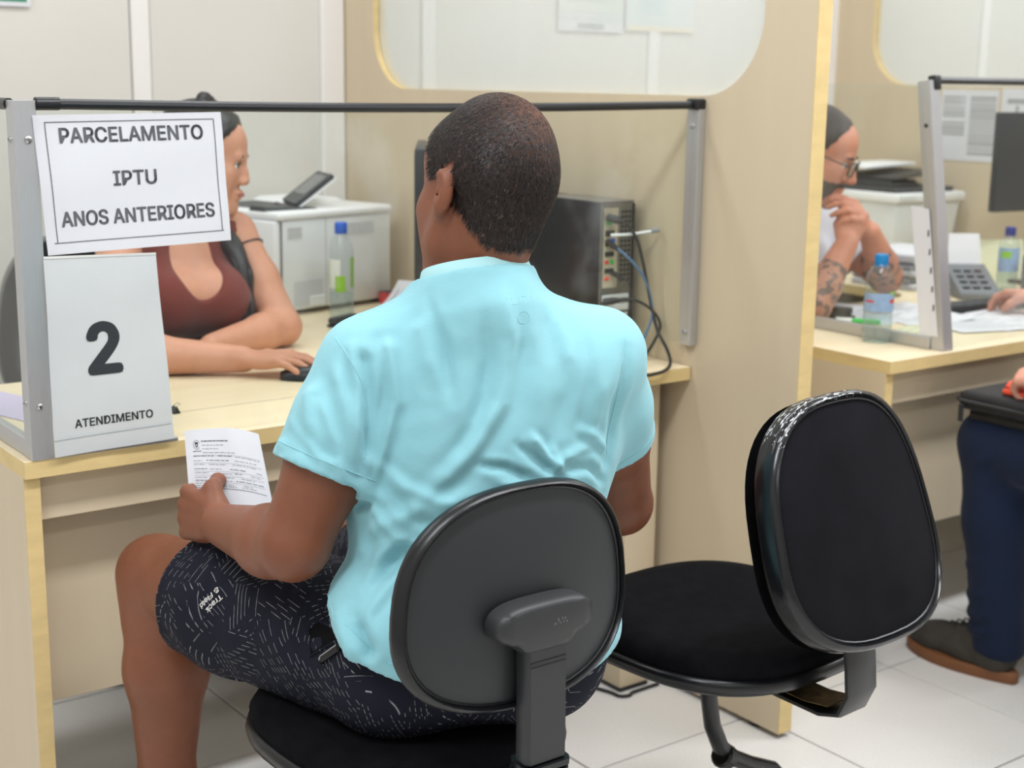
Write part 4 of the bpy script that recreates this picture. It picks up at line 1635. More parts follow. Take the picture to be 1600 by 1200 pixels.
# cloth folds on the back: ((metres right of the spine, height), ...), width, height of the ridge
SHIRT_FOLDS = [
    ([(0.011, 1.062), (0.018, 1.009), (0.002, 0.928), (-0.042, 0.87), (-0.079, 0.827), (-0.108, 0.795)], 0.011, 0.0065),
    ([(-0.067, 0.838), (-0.113, 0.77), (-0.146, 0.713)], 0.012, -0.005),
    ([(-0.196, 1.029), (-0.165, 0.98), (-0.16, 0.923), (-0.167, 0.866)], 0.009, -0.006),
    ([(-0.153, 1.043), (-0.133, 0.994), (-0.127, 0.929), (-0.149, 0.865), (-0.172, 0.808)], 0.010, 0.006),
    ([(-0.104, 1.057), (-0.092, 1.017), (-0.08, 0.959)], 0.011, 0.004),
    ([(0.041, 0.884), (0.058, 0.864), (0.076, 0.837)], 0.006, 0.005), ([(0.072, 0.868), (0.081, 0.837)], 0.005, 0.004),
    ([(-0.029, 0.851), (0.005, 0.846), (0.038, 0.829)], 0.006, -0.005), ([(0.06, 0.82), (0.09, 0.85), (0.13, 0.86)], 0.007, 0.003),
    ([(-0.192, 0.783), (-0.174, 0.787), (-0.16, 0.795)], 0.007, -0.008),
    ([(-0.187, 0.746), (-0.154, 0.764), (-0.104, 0.795), (-0.037, 0.815)], 0.011, 0.006),
    ([(-0.162, 0.71), (-0.137, 0.746), (-0.088, 0.793)], 0.012, 0.006), ([(-0.194, 0.713), (-0.171, 0.732)], 0.009, 0.005),
    ([(0.188, 0.981), (0.174, 0.913), (0.171, 0.862), (0.155, 0.811)], 0.011, -0.006),
    ([(0.107, 0.951), (0.082, 0.901), (0.057, 0.852)], 0.015, -0.003), ([(0.15, 0.95), (0.14, 0.90), (0.13, 0.86)], 0.010, 0.003),
    ([(-0.287, 0.929), (-0.261, 0.892), (-0.254, 0.855)], 0.01, 0.003), ([(-0.24, 0.999), (-0.233, 0.935), (-0.233, 0.886)], 0.012, 0.004),
    ([(-0.201, 0.973), (-0.189, 0.916), (-0.186, 0.85)], 0.01, 0.005),
    ([(-0.193, 0.657), (-0.18, 0.625), (-0.163, 0.589)], 0.010, -0.010), ([(-0.22, 0.677), (-0.2, 0.623), (-0.172, 0.572)], 0.014, 0.006),
    ([(-0.17, 0.86), (-0.12, 0.82), (-0.06, 0.80)], 0.008, 0.004), ([(-0.16, 0.83), (-0.11, 0.78), (-0.05, 0.765)], 0.009, -0.004), ([(-0.17, 0.80), (-0.13, 0.755), (-0.09, 0.74)], 0.007, 0.004),
    ([(0.16, 0.80), (0.13, 0.83), (0.09, 0.835)], 0.007, -0.004), ([(0.165, 0.84), (0.14, 0.87), (0.11, 0.885)], 0.007, 0.003), ([(0.16, 0.77), (0.12, 0.80)], 0.006, 0.004),
    ([(0.02, 0.875), (0.05, 0.85), (0.09, 0.82)], 0.006, -0.004), ([(-0.01, 0.83), (0.03, 0.815), (0.08, 0.81)], 0.006, 0.004), ([(-0.05, 0.80), (0.0, 0.79), (0.05, 0.80)], 0.007, -0.004),
    ([(-0.18, 1.0), (-0.175, 0.95), (-0.178, 0.90), (-0.172, 0.84)], 0.006, 0.004), ([(-0.145, 1.01), (-0.142, 0.95), (-0.15, 0.88), (-0.165, 0.82)], 0.006, -0.004),
    ([(-0.08, 1.06), (-0.065, 1.0), (-0.06, 0.93)], 0.008, -0.003), ([(-0.02, 1.05), (-0.012, 0.98), (-0.03, 0.90), (-0.07, 0.85)], 0.010, -0.004), ([(0.09, 1.03), (0.10, 0.97)], 0.010, 0.003), ([(0.13, 1.0), (0.125, 0.94), (0.11, 0.88)], 0.008, -0.003),
    ([(-0.30, 0.90), (-0.27, 0.87), (-0.22, 0.85)], 0.007, 0.003), ([(-0.27, 0.96), (-0.245, 0.93), (-0.22, 0.86)], 0.008, -0.003), ([(-0.22, 0.93), (-0.205, 0.88), (-0.20, 0.83)], 0.007, 0.004), ([(-0.255, 0.90), (-0.23, 0.865), (-0.205, 0.85)], 0.006, 0.003),
    ([(-0.17, 0.69), (-0.14, 0.72), (-0.11, 0.75)], 0.008, -0.005), ([(-0.18, 0.66), (-0.15, 0.69), (-0.12, 0.72)], 0.007, 0.004), ([(0.155, 0.74), (0.13, 0.77)], 0.007, 0.004), ([(0.16, 0.70), (0.13, 0.72)], 0.007, -0.004),
    ([(0.05, 1.03), (0.06, 0.97), (0.05, 0.91)], 0.014, 0.0025), ([(-0.05, 1.03), (-0.045, 0.96), (-0.06, 0.90)], 0.014, 0.003)]
SHORTS_FOLDS = [([(-1.235, -0.33, 0.66), (-1.27, -0.36, 0.60), (-1.26, -0.37, 0.52)], 0.010, -0.007), ([(-1.25, -0.42, 0.63), (-1.25, -0.47, 0.56), (-1.24, -0.52, 0.50)], 0.012, 0.005),
                ([(-1.21, -0.50, 0.65), (-1.25, -0.55, 0.57)], 0.010, -0.006), ([(-1.12, -0.60, 0.65), (-1.22, -0.66, 0.58)], 0.010, -0.006), ([(-1.2, -0.74, 0.56), (-1.1, -0.79, 0.52)], 0.012, 0.004)]
PRINT_O, PRINT_U, PRINT_V = (-1.335, -0.385, 0.612), (0.0, 0.62, -1.0), (0.0, -1.0, -0.62)
POCKET = [(-1.277, -0.62, 0.594), (-1.282, -0.612, 0.628), (-1.267, -0.618, 0.639), (-1.245, -0.632, 0.632), (-1.238, -0.642, 0.617)]
man1, H1F, BV_SHORTS = man_in_aqua()

# ---------------------------------------------------------------- letter in the man's hand
def held_letter():
    root = thing('letter', 'printed white letter with small crest held in the seated man\'s left hand', 'paper', (-1.2, -0.22, 0.72))
    TL, TR = vec(-1.222, -0.156, 0.797), vec(-1.143, -0.236, 0.806)
    BL, BR = vec(-1.247, -0.232, 0.697), vec(-1.158, -0.312, 0.695)
    nrm = unit(np.cross(BL - TL, TR - TL))

    def at(u, v, off=0.0):
        p = TL * (1 - u) * (1 - v) + TR * u * (1 - v) + BL * (1 - u) * v + BR * u * v
        curl = -0.028 * max(0, u - 0.62) ** 2 * 6 + 0.006 * math.sin(3.0 * u + 1.2 * v) - 0.008 * max(0, 0.15 - u) * 2
        return p + nrm * (curl + off)
    nx, nz = 24, 20
    V = [at(i / nx, j / nz) for j in range(nz + 1) for i in range(nx + 1)]
    V += [at(i / nx, j / nz, -0.0003) for j in range(nz + 1) for i in range(nx + 1)]
    w_ = nx + 1
    n1 = w_ * (nz + 1)
    F = []
    for j in range(nz):
        for i in range(nx):
            a = j * w_ + i
            F += [(a, a + w_, a + w_ + 1, a + 1), (n1 + a, n1 + a + 1, n1 + a + w_ + 1, n1 + a + w_)]
    o = poly_mesh('sheet', V, F, M_PAPER, root)
    shade(o.data, 180)
    # fold-back of the lower right corner seen as grey underside
    rnd = random.Random(21)
    G, B2 = [], []

    def bar(u0, u1, v, h, lst):
        n = max(1, int((u1 - u0) / 0.06))
        vs = []
        for i in range(n + 1):
            u = u0 + (u1 - u0) * i / n
            vs += [at(u, v, 0.0005), at(u, v + h, 0.0005)]
        lst.append((vs, [(2 * i, 2 * i + 1, 2 * i + 3, 2 * i + 2) for i in range(n)]))

    def words(u0, u1, v, h, lst, gap=0.012):
        u = u0
        while u < u1:
            l = min(rnd.uniform(0.02, 0.075), u1 - u)
            bar(u, u + l, v, h, lst)
            u += l + gap
    words(0.245, 0.62, 0.155, 0.013, B2, 0.008)
    words(0.25, 0.55, 0.21, 0.009, G)
    words(0.25, 0.48, 0.257, 0.009, G)
    words(0.25, 0.70, 0.305, 0.009, G)
    for v in (0.35, 0.405, 0.455, 0.51, 0.565, 0.62, 0.655, 0.70, 0.725):
        a = 0.11
        while a < 0.92:
            b = a + rnd.uniform(0.08, 0.3)
            words(a, min(b, 0.95), v + rnd.uniform(-0.004, 0.004), 0.0075, B2 if rnd.random() < 0.3 else G)
            a = b + rnd.uniform(0.02, 0.12)
    for v in (0.34, 0.44, 0.545, 0.60, 0.68):
        bar(0.11, 0.96, v, 0.003, G)
    bar(0.11, 0.96, 0.752, 0.006, B2)
    poly_mesh('printed_lines', *geo_join(G), mat('pale_print', (150, 153, 160), 0.8), root)
    poly_mesh('printed_words', *geo_join(B2), mat('dark_print', (88, 92, 100), 0.8), root)
    # small crest: laurel ring round a dark shield
    C = []
    cu, cv = 0.175, 0.205
    for k in range(22):
        a0, a1 = rad(-65 + k * 14.2 + 100), rad(-65 + (k + 0.7) * 14.2 + 100)
        vs = [at(cu + 0.044 * math.cos(a0), cv + 0.055 * math.sin(a0), 0.0005), at(cu + 0.050 * math.cos(a0), cv + 0.062 * math.sin(a0), 0.0005), at(cu + 0.050 * math.cos(a1), cv + 0.062 * math.sin(a1), 0.0005), at(cu + 0.044 * math.cos(a1), cv + 0.055 * math.sin(a1), 0.0005)]
        C.append((vs, [(0, 1, 2, 3)]))
    sh = [(-0.022, -0.034), (0.022, -0.034), (0.022, 0.006), (0.012, 0.03), (0, 0.036), (-0.012, 0.03), (-0.022, 0.006)]
    C.append(([at(cu + x, cv + z, 0.0005) for x, z in sh], [tuple(range(7))]))
    words(0.115, 0.235, 0.285, 0.009, C, 0.006)
    poly_mesh('crest', *geo_join(C), M_INKD, root)
    wh = [(-0.013, -0.004), (0.013, -0.004), (0.012, 0.012), (0, 0.022), (-0.012, 0.012)]
    poly_mesh('crest_field', [at(cu + x, cv + z, 0.0008) for x, z in wh], [tuple(range(5))], M_PAPER, root)
    return root


held_letter()

# ---------------------------------------------------------------- office things
M_WPLAS = mat('white_printer_plastic', (242, 243, 243), 0.42, var=0.015)
M_GPLAS = mat('light_grey_plastic', (228, 231, 231), 0.45, var=0.02)
M_VENT = mat('vent_shadow', (140, 142, 144), 0.6)
M_DGREY = mat('dark_grey_plastic', (58, 60, 63), 0.4)
M_SCREEN = mat('grey_lcd', (112, 114, 116), 0.25)
M_CHARC = mat('charcoal', (38, 40, 43), 0.4)
M_BLUECAP = mat('blue_cap', (40, 98, 200), 0.4)
M_SKYCAP = mat('sky_blue_cap', (32, 140, 205), 0.4)
M_NAVYCAP = mat('navy_cap', (30, 40, 130), 0.4)
M_GREENLBL = mat('green_label', (150, 205, 50), 0.5, var=0.1)
M_WHITELBL = mat('white_label', (230, 235, 228), 0.5)
M_BLUELBL = mat('pale_blue_label', (150, 180, 215), 0.5, var=0.12, scale=60)
M_REDLBL = mat('red_label', (214, 60, 60), 0.5)
M_PET = glass_mat('clear_bottle', (0.93, 0.965, 0.97), 0.05, 0.03, 1.2)
M_WATER = glass_mat('bottle_water', (0.90, 0.955, 0.965), 0.06, 0.02, 0.8)
M_PAPER2 = paper_mat('office_paper', (240, 240, 243), 0.8, 0.2)
M_CREAMP = paper_mat('cream_paper', (238, 238, 205), 0.8, 0.2)
M_LILAC = paper_mat('lilac_paper', (222, 212, 238), 0.8, 0.2)
M_GREEN = mat('bright_green', (38, 190, 70), 0.4)
M_ORANGE = mat('coral_orange', (235, 88, 62), 0.5)
M_BCABLE = mat('black_cable', (30, 32, 34), 0.5)
M_BLCABLE = mat('blue_cable', (88, 122, 160), 0.5)
M_CREAMPLATE = mat('cream_port_plate', (196, 186, 160), 0.5, var=0.08, scale=90)


def rot_box(b, c, yaw, x0, x1, y0, y1, z0, z1, bev=0.0):
    b.box(x0, x1, y0, y1, z0, z1, bev, 2, Matrix.Translation(c) @ Matrix.Rotation(yaw, 4, 'Z'))
    return b


# --- white laser printer in the near booth
def near_printer():
    yaw = rad(13.8)
    root = thing('printer', 'large white laser printer with tilted dark control panel in the near booth', 'printer', (-0.446, 1.02, 0.741), (0, 0, yaw))
    W, D, Hh = 0.395, 0.36, 0.262
    L = dict(local=True)
    MB().box(0.012, W, 0.0, D, 0.012, Hh - 0.022, 0.006, 2).build('body', M_GPLAS, root, **L)
    MB().box(-0.004, W + 0.004, -0.004, D, Hh - 0.022, Hh, 0.009, 3).build('top_cover', M_WPLAS, root, **L)
    MB().box(-0.012, 0.010, 0.004, D - 0.01, 0.014, Hh - 0.022, 0.006, 2).build('front_door', M_WPLAS, root, **L)
    MB().box(0.01, 0.013, 0.002, D, 0.012, Hh - 0.024).build('door_gap', M_VENT, root, **L)
    for x, y in ((0.03, 0.03), (W - 0.03, 0.03), (0.03, D - 0.03), (W - 0.03, D - 0.03)):
        MB().lathe([(0.012, 0), (0.012, 0.014)], (x, y, -0.001), 12).build('foot', M_CHARC, root, **L)
    # vents: slotted panels on the side
    for (x0, x1, z0, z1, n, nm) in ((0.028, 0.076, 0.196, 0.223, 9, 'vent'), (0.20, 0.33, 0.193, 0.222, 16, 'vent'), (0.045, 0.145, 0.02, 0.085, 17, 'vent')):
        v = MB().box(x0, x1, -0.0006, 0.002, z0, z1).build(nm, M_VENT, root, **L)
        b = MB()
        st = (x1 - x0) / n
        for i in range(n):
            b.box(x0 + st * i, x0 + st * (i + 0.55), -0.0022, 0.0, z0, z1, 0)
        b.build('slats', M_GPLAS, v, **L)['kind'] = 'stuff'
    MB().box(0.157, 0.1585, -0.0004, 0.001, 0.014, Hh - 0.024).build('panel_joint', M_VENT, root, **L)
    MB().box(0.10, 0.15, -0.005, 0.0, 0.018, 0.045, 0.002, 1).build('corner_block', M_GPLAS, root, **L)
    # output tray well on top and the tilted control panel
    MB().box(0.04, 0.20, 0.12, D - 0.03, Hh - 0.001, Hh + 0.001, 0.0005, 1).build('output_tray', M_CHARC, root, **L)
    MB().hexa([(0.20, 0.14, Hh), (0.36, 0.14, Hh), (0.36, D - 0.02, Hh), (0.20, D - 0.02, Hh), (0.22, 0.16, Hh + 0.012), (0.35, 0.16, Hh + 0.012), (0.35, D - 0.03, Hh + 0.012), (0.22, D - 0.03, Hh + 0.012)], 0.003).build('rear_hump', M_WPLAS, root, **L)
    # panel: world-space slab, hinged at its foot and leaning to the right
    a, b_ = vec(-0.352, 1.10, 1.012), vec(-0.320, 1.235, 1.012)
    up = vec(0.105, -0.005, 0.072)
    tn = unit(np.cross(b_ - a, up)) * 0.006

    def slab(u0, u1, v0, v1, d0, d1):
        P = lambda u, v, d: tuple(a + (b_ - a) * u + up * v + tn * d)
        return MB().hexa([P(u0, v0, d0), P(u1, v0, d0), P(u1, v1, d0), P(u0, v1, d0), P(u0, v0, d1), P(u1, v0, d1), P(u1, v1, d1), P(u0, v1, d1)])
    cp = slab(0, 1, 0, 1, -1, 1).build('control_panel', M_DGREY, root)
    slab(0.12, 0.88, 0.28, 0.9, -1.15, 1.15).build('panel_display', M_SCREEN, cp)
    slab(-0.02, 1.02, 0, 1.02, 1.0, 1.8).build('panel_back', M_WPLAS, cp)
    MB().tube([tuple(a - vec(0.02, 0, 0.008)), tuple(b_ - vec(0.02, 0, 0.008))], 0.008, 10).build('panel_hinge', M_DGREY, cp)
    # document cover lying left of the panel
    MB().hexa([(0.0, 0.05, Hh), (0.16, 0.03, Hh), (0.17, 0.10, Hh), (0.0, 0.11, Hh), (0.0, 0.055, Hh + 0.012), (0.15, 0.035, Hh + 0.004), (0.16, 0.095, Hh + 0.004), (0.0, 0.105, Hh + 0.012)]).build('tray_flap', M_DGREY, root, **L)


near_printer()


# --- bottles
def bottle(label, loc, h, r, cap_m, bands, fill=0.0, group=None):
    root = thing('water_bottle', label, 'bottle', loc)
    x, y, z = loc
    k = h / 0.22
    prof = [(r * 0.55, 0.004), (r * 0.92, 0.0), (r, 0.008), (r, 0.03 * k), (r * 0.95, 0.036 * k), (r, 0.042 * k), (r, 0.062 * k), (r * 0.95, 0.067 * k), (r, 0.073 * k), (r, 0.135 * k), (r * 0.96, 0.142 * k), (r * 0.99, 0.150 * k), (r * 0.86, 0.172 * k), (r * 0.55, 0.190 * k), (0.0135, 0.197 * k), (0.0135, h - 0.006)]
    b = MB()
    b.lathe(prof, loc, 28, cap=True)
    b.build('body', M_PET, root, smooth=50)
    if fill:
        p2 = [(r * 0.5, 0.006)] + [(q - 0.0012, zz + 0.001) for q, zz in prof[1:] if zz < fill * h]
        MB().lathe(p2, loc, 28).build('water', M_WATER, root, smooth=50)
    c = MB().lathe([(0.0148, h - 0.024), (0.0152, h - 0.022), (0.0152, h - 0.003), (0.0135, h), (0.001, h)], loc, 24).build('cap', cap_m, root, smooth=40)
    b = MB()
    for i in range(24):
        a = 2 * PI * i / 24
        b.box(-0.0006, 0.0006, 0.0148, 0.0158, h - 0.021, h - 0.005, 0, 1, Matrix.Translation(loc) @ Matrix.Rotation(a, 4, 'Z'))
    b.build('cap_ridges', cap_m, c)
    MB().lathe([(0.0165, h - 0.028), (0.0165, h - 0.025)], loc, 20).build('neck_ring', cap_m, root)
    for z0, z1, m_, a0, a1 in bands:
        n = 20
        R = []
        for zz in (z0, z1):
            R.append([Vector((x + (r + 0.0006) * math.cos(rad(a0 + (a1 - a0) * i / n)), y + (r + 0.0006) * math.sin(rad(a0 + (a1 - a0) * i / n)), z + zz)) for i in range(n + 1)])
        b = MB()
        b.rings(R, False, False, closed=False)
        b.build('label', m_, root, smooth=60)
    return root


bottle('tall water bottle with blue cap and green label by the near printer', (-0.335, 0.905, 0.741), 0.245, 0.030, M_BLUECAP,
       [(0.085, 0.155, M_WHITELBL, -215, -125), (0.085, 0.16, M_GREENLBL, -75, -20), (0.075, 0.115, M_GREENLBL, -150, -100), (0.09, 0.15, M_GREENLBL, -230, -190)], 0.3)
bottle('water bottle with sky-blue cap standing on the right-hand desk corner', (0.584, -0.014, 0.7405), 0.207, 0.034, M_SKYCAP,
       [(0.075, 0.118, M_BLUELBL, -215, -20), (0.095, 0.104, M_REDLBL, -95, -40), (0.096, 0.101, M_REDLBL, -200, -160), (0.115, 0.122, M_GREENLBL, -95, -70)], 0.6)
bottle('small bottle with navy cap behind the right-hand screen', (1.60, 0.34, 0.7405), 0.19, 0.030, M_NAVYCAP,
       [(0.06, 0.13, M_BLUELBL, -215, -20), (0.10, 0.12, M_GREENLBL, -190, -130)], 0.5)


# --- desktop computer with its ports facing the customer
def computer():
    root = thing('computer_tower', 'black computer tower on the near desk, ports and cables at the back', 'computer', (-0.07, 0.35, 0.7405))
    x0, x1, y0, y1, z0, z1 = -0.118, -0.024, 0.17, 0.53, 0.748, 1.080
    MB().box(x0, x1, y0 + 0.006, y1, z0, z1, 0.004, 2).build('case', M_BLACKG, root)
    for x in (x0 + 0.015, x1 - 0.015):
        for y in (y0 + 0.03, y1 - 0.03):
            MB().lathe([(0.009, 0), (0.008, 0.009)], (x, y, 0.7400), 12).build('foot', M_BLACK, root)
    MB().box(x0, x1, y0 + 0.002, y0 + 0.40 * 0.5, z1 - 0.0015, z1 + 0.002, 0.001, 1).build('top_trim', mat('silver_trim', (150, 150, 150), 0.3, 0.8), root)
    M_BACK = mat('galvanised_back', (128, 127, 122), 0.4, 0.6, var=0.1, scale=60)
    MB().box(x0 + 0.001, x1 - 0.001, y0, y0 + 0.0065, z0 + 0.002, z1 - 0.002, 0.001, 1).build('back_plate', M_BACK, root)
    io = MB().box(x0 + 0.006, x0 + 0.046, y0 - 0.0015, y0, z1 - 0.185, z1 - 0.012, 0.0005, 1).build('port_plate', M_CREAMPLATE, root)
    ports = [(0.012, 0.026, 0.030, 0.040, M_GREEN), (0.010, 0.034, 0.052, 0.064, M_CHARC), (0.010, 0.020, 0.072, 0.086, M_CHARC), (0.024, 0.036, 0.070, 0.090, M_BLUECAP), (0.010, 0.034, 0.098, 0.108, M_CHARC), (0.010, 0.020, 0.116, 0.124, M_REDLBL), (0.024, 0.034, 0.116, 0.124, M_GREEN), (0.010, 0.034, 0.134, 0.144, M_CHARC), (0.010, 0.022, 0.152, 0.160, M_ORANGE)]
    for a, b_, c, d, m_ in ports:
        MB().box(x0 + a, x0 + b_, y0 - 0.005, y0 - 0.0012, z1 - 0.008 - d, z1 - 0.008 - c, 0.0008, 1).build('port', m_, root)
    g = MB()
    for i in range(15):
        for j in range(3):
            g.lathe([(0.0042, 0), (0.0042, 0.0006)], (x0 + 0.058 + 0.0105 * j, y0 - 0.0002, z1 - 0.022 - 0.0105 * i), 8, (0, -1, 0))
    g.build('vent_holes', M_BLACK, root)
    for i in range(5):
        MB().box(x0 + 0.006, x1 - 0.012, y0 - 0.0022, y0 + 0.001, z1 - 0.215 - 0.021 * i, z1 - 0.200 - 0.021 * i, 0.0012, 1).build('slot_cover', M_GPLAS, root)
    MB().box(x1 - 0.008, x1 - 0.001, y0 - 0.003, y0 + 0.004, z0 + 0.01, z1 - 0.004, 0.001, 1).build('back_rail', M_BLACK, root)


computer()


def cable(name, label, pts, r, m_, plug=None, cat='cable'):
    root = thing(name, label, cat, tuple(pts[-1]))
    MB().tube(smooth_path(pts), r, 8).build('cord', m_, root)
    if plug:
        d = (Vector(pts[1]) - Vector(pts[0])).normalized()
        MB().tube([Vector(pts[0]) - d * 0.012, Vector(pts[0]) + d * 0.01, Vector(pts[0]) + d * 0.024], [plug, plug, plug * 0.55], 10).build('plug', M_BLACK, root)
    return root


cable('power_cable', 'thick black cable from the top of the computer tower looping over the desk edge', [(-0.100, 0.155, 1.046), (-0.088, 0.128, 1.040), (-0.066, 0.115, 1.006), (-0.048, 0.112, 0.954), (-0.034, 0.108, 0.896), (-0.026, 0.10, 0.846), (-0.022, 0.085, 0.805), (-0.030, 0.045, 0.772), (-0.058, 0.004, 0.752), (-0.09, -0.012, 0.742), (-0.125, -0.012, 0.738), (-0.150, -0.010, 0.734), (-0.165, -0.012, 0.70)], 0.0036, M_BCABLE, 0.009)
cable('network_cable', 'blue-grey cable hanging from the middle of the computer tower', [(-0.100, 0.158, 0.992), (-0.08, 0.125, 0.966), (-0.046, 0.112, 0.925), (-0.03, 0.105, 0.881), (-0.027, 0.10, 0.838), (-0.036, 0.105, 0.804), (-0.045, 0.11, 0.778), (-0.06, 0.12, 0.7455)], 0.0030, M_BLCABLE, 0.006)
cable('video_cable', 'black cable curving out low from the computer tower', [(-0.104, 0.155, 0.868), (-0.08, 0.125, 0.876), (-0.048, 0.11, 0.866), (-0.022, 0.095, 0.842), (-0.016, 0.085, 0.815), (-0.03, 0.09, 0.78), (-0.05, 0.10, 0.745)], 0.0032, M_BCABLE, 0.008)
cable('audio_cable', 'thin grey cable crossing behind the computer tower ports', [(-0.085, 0.158, 0.925), (-0.072, 0.13, 0.91), (-0.066, 0.125, 0.87), (-0.08, 0.128, 0.82), (-0.09, 0.13, 0.77), (-0.092, 0.135, 0.744)], 0.0022, M_CHARC, 0.005)
cable('white_lead', 'short white lead with grey plug sticking out of the computer tower', [(-0.108, 0.150, 1.012), (-0.075, 0.128, 1.014), (-0.045, 0.115, 1.018), (-0.015, 0.105, 1.022)], 0.0032, M_WPLAS, None)
MB().tube([(-0.030, 0.110, 1.0205), (-0.012, 0.104, 1.0228)], 0.0052, 10).build('lead_plug', mat('grey_plug', (150, 152, 156), 0.5), bpy.data.objects['white_lead'])
cable('floor_cable', 'black cable lying on the floor round the desk leg', [(-0.17, 0.16, 0.0045), (-0.14, 0.075, 0.0045), (-0.135, 0.045, 0.0045), (-0.115, 0.035, 0.0045), (-0.095, 0.043, 0.0045), (-0.02, 0.045, 0.0045)], 0.0040, M_BCABLE)


# --- monitors
def monitor(label, c, yaw, w_, h_, zb):
    root = thing('monitor', label, 'monitor', (c[0], c[1], 0.7405), (0, 0, yaw))
    L = dict(local=True)
    b = zb - 0.7405
    MB().box(-w_ / 2, w_ / 2, -0.008, 0.016, b, b + h_, 0.004, 2).build('housing', M_BLACK, root, **L)
    MB().box(-w_ / 2 + 0.012, w_ / 2 - 0.012, -0.0088, -0.0075, b + 0.018, b + h_ - 0.012).build('display', mat('dark_display', (20, 24, 30), 0.12), root, **L)
    MB().box(-0.12, 0.12, 0.014, 0.034, b + 0.07, b + h_ - 0.06, 0.01, 2).build('back_bulge', M_BLACK, root, **L)
    MB().box(-0.03, 0.03, 0.012, 0.03, 0.006, b + 0.12, 0.004, 2).build('stand', M_BLACK, root, **L)
    MB().box(-0.11, 0.11, -0.07, 0.10, 0.0, 0.010, 0.004, 2).build('base', M_BLACK, root, **L)
    return root


monitor('black monitor on the near desk, seen edge-on beside the seated man', (-0.235, 0.705, 0), rad(-123.5), 0.47, 0.31, 0.872)
monitor('black monitor on the right-hand desk, cut by the picture edge', (1.87, 0.40, 0), rad(172), 0.50, 0.295, 0.965)


# --- papers and small things
def sheet(name, label, c, yaw, w_, d_, z, m_, curl=0.0, cat='paper', group=None, lines=0):
    o = thing(name, label, cat, (c[0], c[1], z), (0, 0, yaw), group)
    n = 10
    V, F = [], []
    for s_ in (0, 1):
        for j in range(n + 1):
            for i in range(n + 1):
                u, v = i / n - .5, j / n - .5
                V.append((u * w_, v * d_, 0.0004 + curl * max(0, u + 0.1) ** 2 * 2 + (0.0004 if s_ else 0)))
    q = (n + 1) ** 2
    for j in range(n):
        for i in range(n):
            a = j * (n + 1) + i
            F += [(a, a + n + 1, a + n + 2, a + 1), (q + a, q + a + 1, q + a + n + 2, q + a + n + 1)]
    shade(poly_mesh('sheet', V, F, m_, o, local=True).data, 180)
    if lines:
        g = []
        rnd = random.Random(len(label))
        for k in range(lines):
            yy = d_ * (0.42 - 0.84 * k / lines)
            x0, x1 = -0.42 * w_, w_ * rnd.uniform(0.05, 0.40)
            st = 6
            vs = []
            for i in range(st + 1):
                x = x0 + (x1 - x0) * i / st
                zz = 0.0012 + curl * max(0, x / w_ + 0.1) ** 2 * 2
                vs += [(x, yy, zz), (x, yy + d_ * 0.014, zz)]
            g.append((vs, [(2 * i, 2 * i + 1, 2 * i + 3, 2 * i + 2) for i in range(st)]))
        poly_mesh('printed_lines', *geo_join(g), bpy.data.materials.get('pale_print') or M_INK, o, local=True)
    return o


sheet('lilac_sheet', 'lilac sheet of paper behind the side pane of the near screen', (-1.315, 0.41), rad(18), 0.12, 0.30, 0.7405, M_LILAC)
for i, (x, y, a, z) in enumerate(((-0.145, 0.885, 14, 0.7405), (-0.135, 0.89, 20, 0.7425), (-0.14, 0.885, 26, 0.7445))):
    sheet('loose_sheet', ('white sheet at the foot of the pile by the near printer', 'middle white sheet of the pile by the near printer', 'curling white sheet topping the pile by the near printer')[i], (x, y), rad(a), 0.22, 0.22, z, M_PAPER2, 0.05 + 0.02 * i, lines=0 if i < 2 else 8)
t = thing('stapler', 'black stapler lying before the bottle in the near booth', 'stapler', (-0.365, 0.845, 0.7405))
M4 = Matrix.Translation((-0.365, 0.845, 0.7405)) @ Matrix.Rotation(rad(25), 4, 'Z')
MB().box(-0.05, 0.05, -0.015, 0.015, 0, 0.008, 0.003, 2, M4).build('base', M_CHARC, t)
MB().box(-0.05, 0.045, -0.012, 0.012, 0.0085, 0.024, 0.005, 2, M4).build('arm', M_DGREY, t)
t = thing('red_box', 'small red box between printer and white papers', 'box', (-0.10, 1.09, 0.7405))
MB().box(-0.11, -0.055, 1.07, 1.10, 0.7405, 0.772, 0.002, 1).build('carton', M_REDLBL, t)
MB().box(-0.1095, -0.0555, 1.0705, 1.0995, 0.7722, 0.7735, 0.0005, 1).build('lid', M_CHARC, t)
t = thing('paper_clip', 'small dark binder clip on the near desk beside the number sign', 'clip', (-1.088, 0.188, 0.7405))
MB().prism([(0, 0), (0.014, 0), (0.008, 0.012), (0.006, 0.012)], lambda u, v, d: (-1.095 + u, 0.180 + d, 0.7405 + v), 0, 0.018).build('body', M_CHARC, t)
MB().tube([(-1.090, 0.183, 0.752), (-1.080, 0.183, 0.757), (-1.080, 0.195, 0.757), (-1.090, 0.195, 0.752)], 0.0008, 6).build('wire_handle', M_STEEL, t)

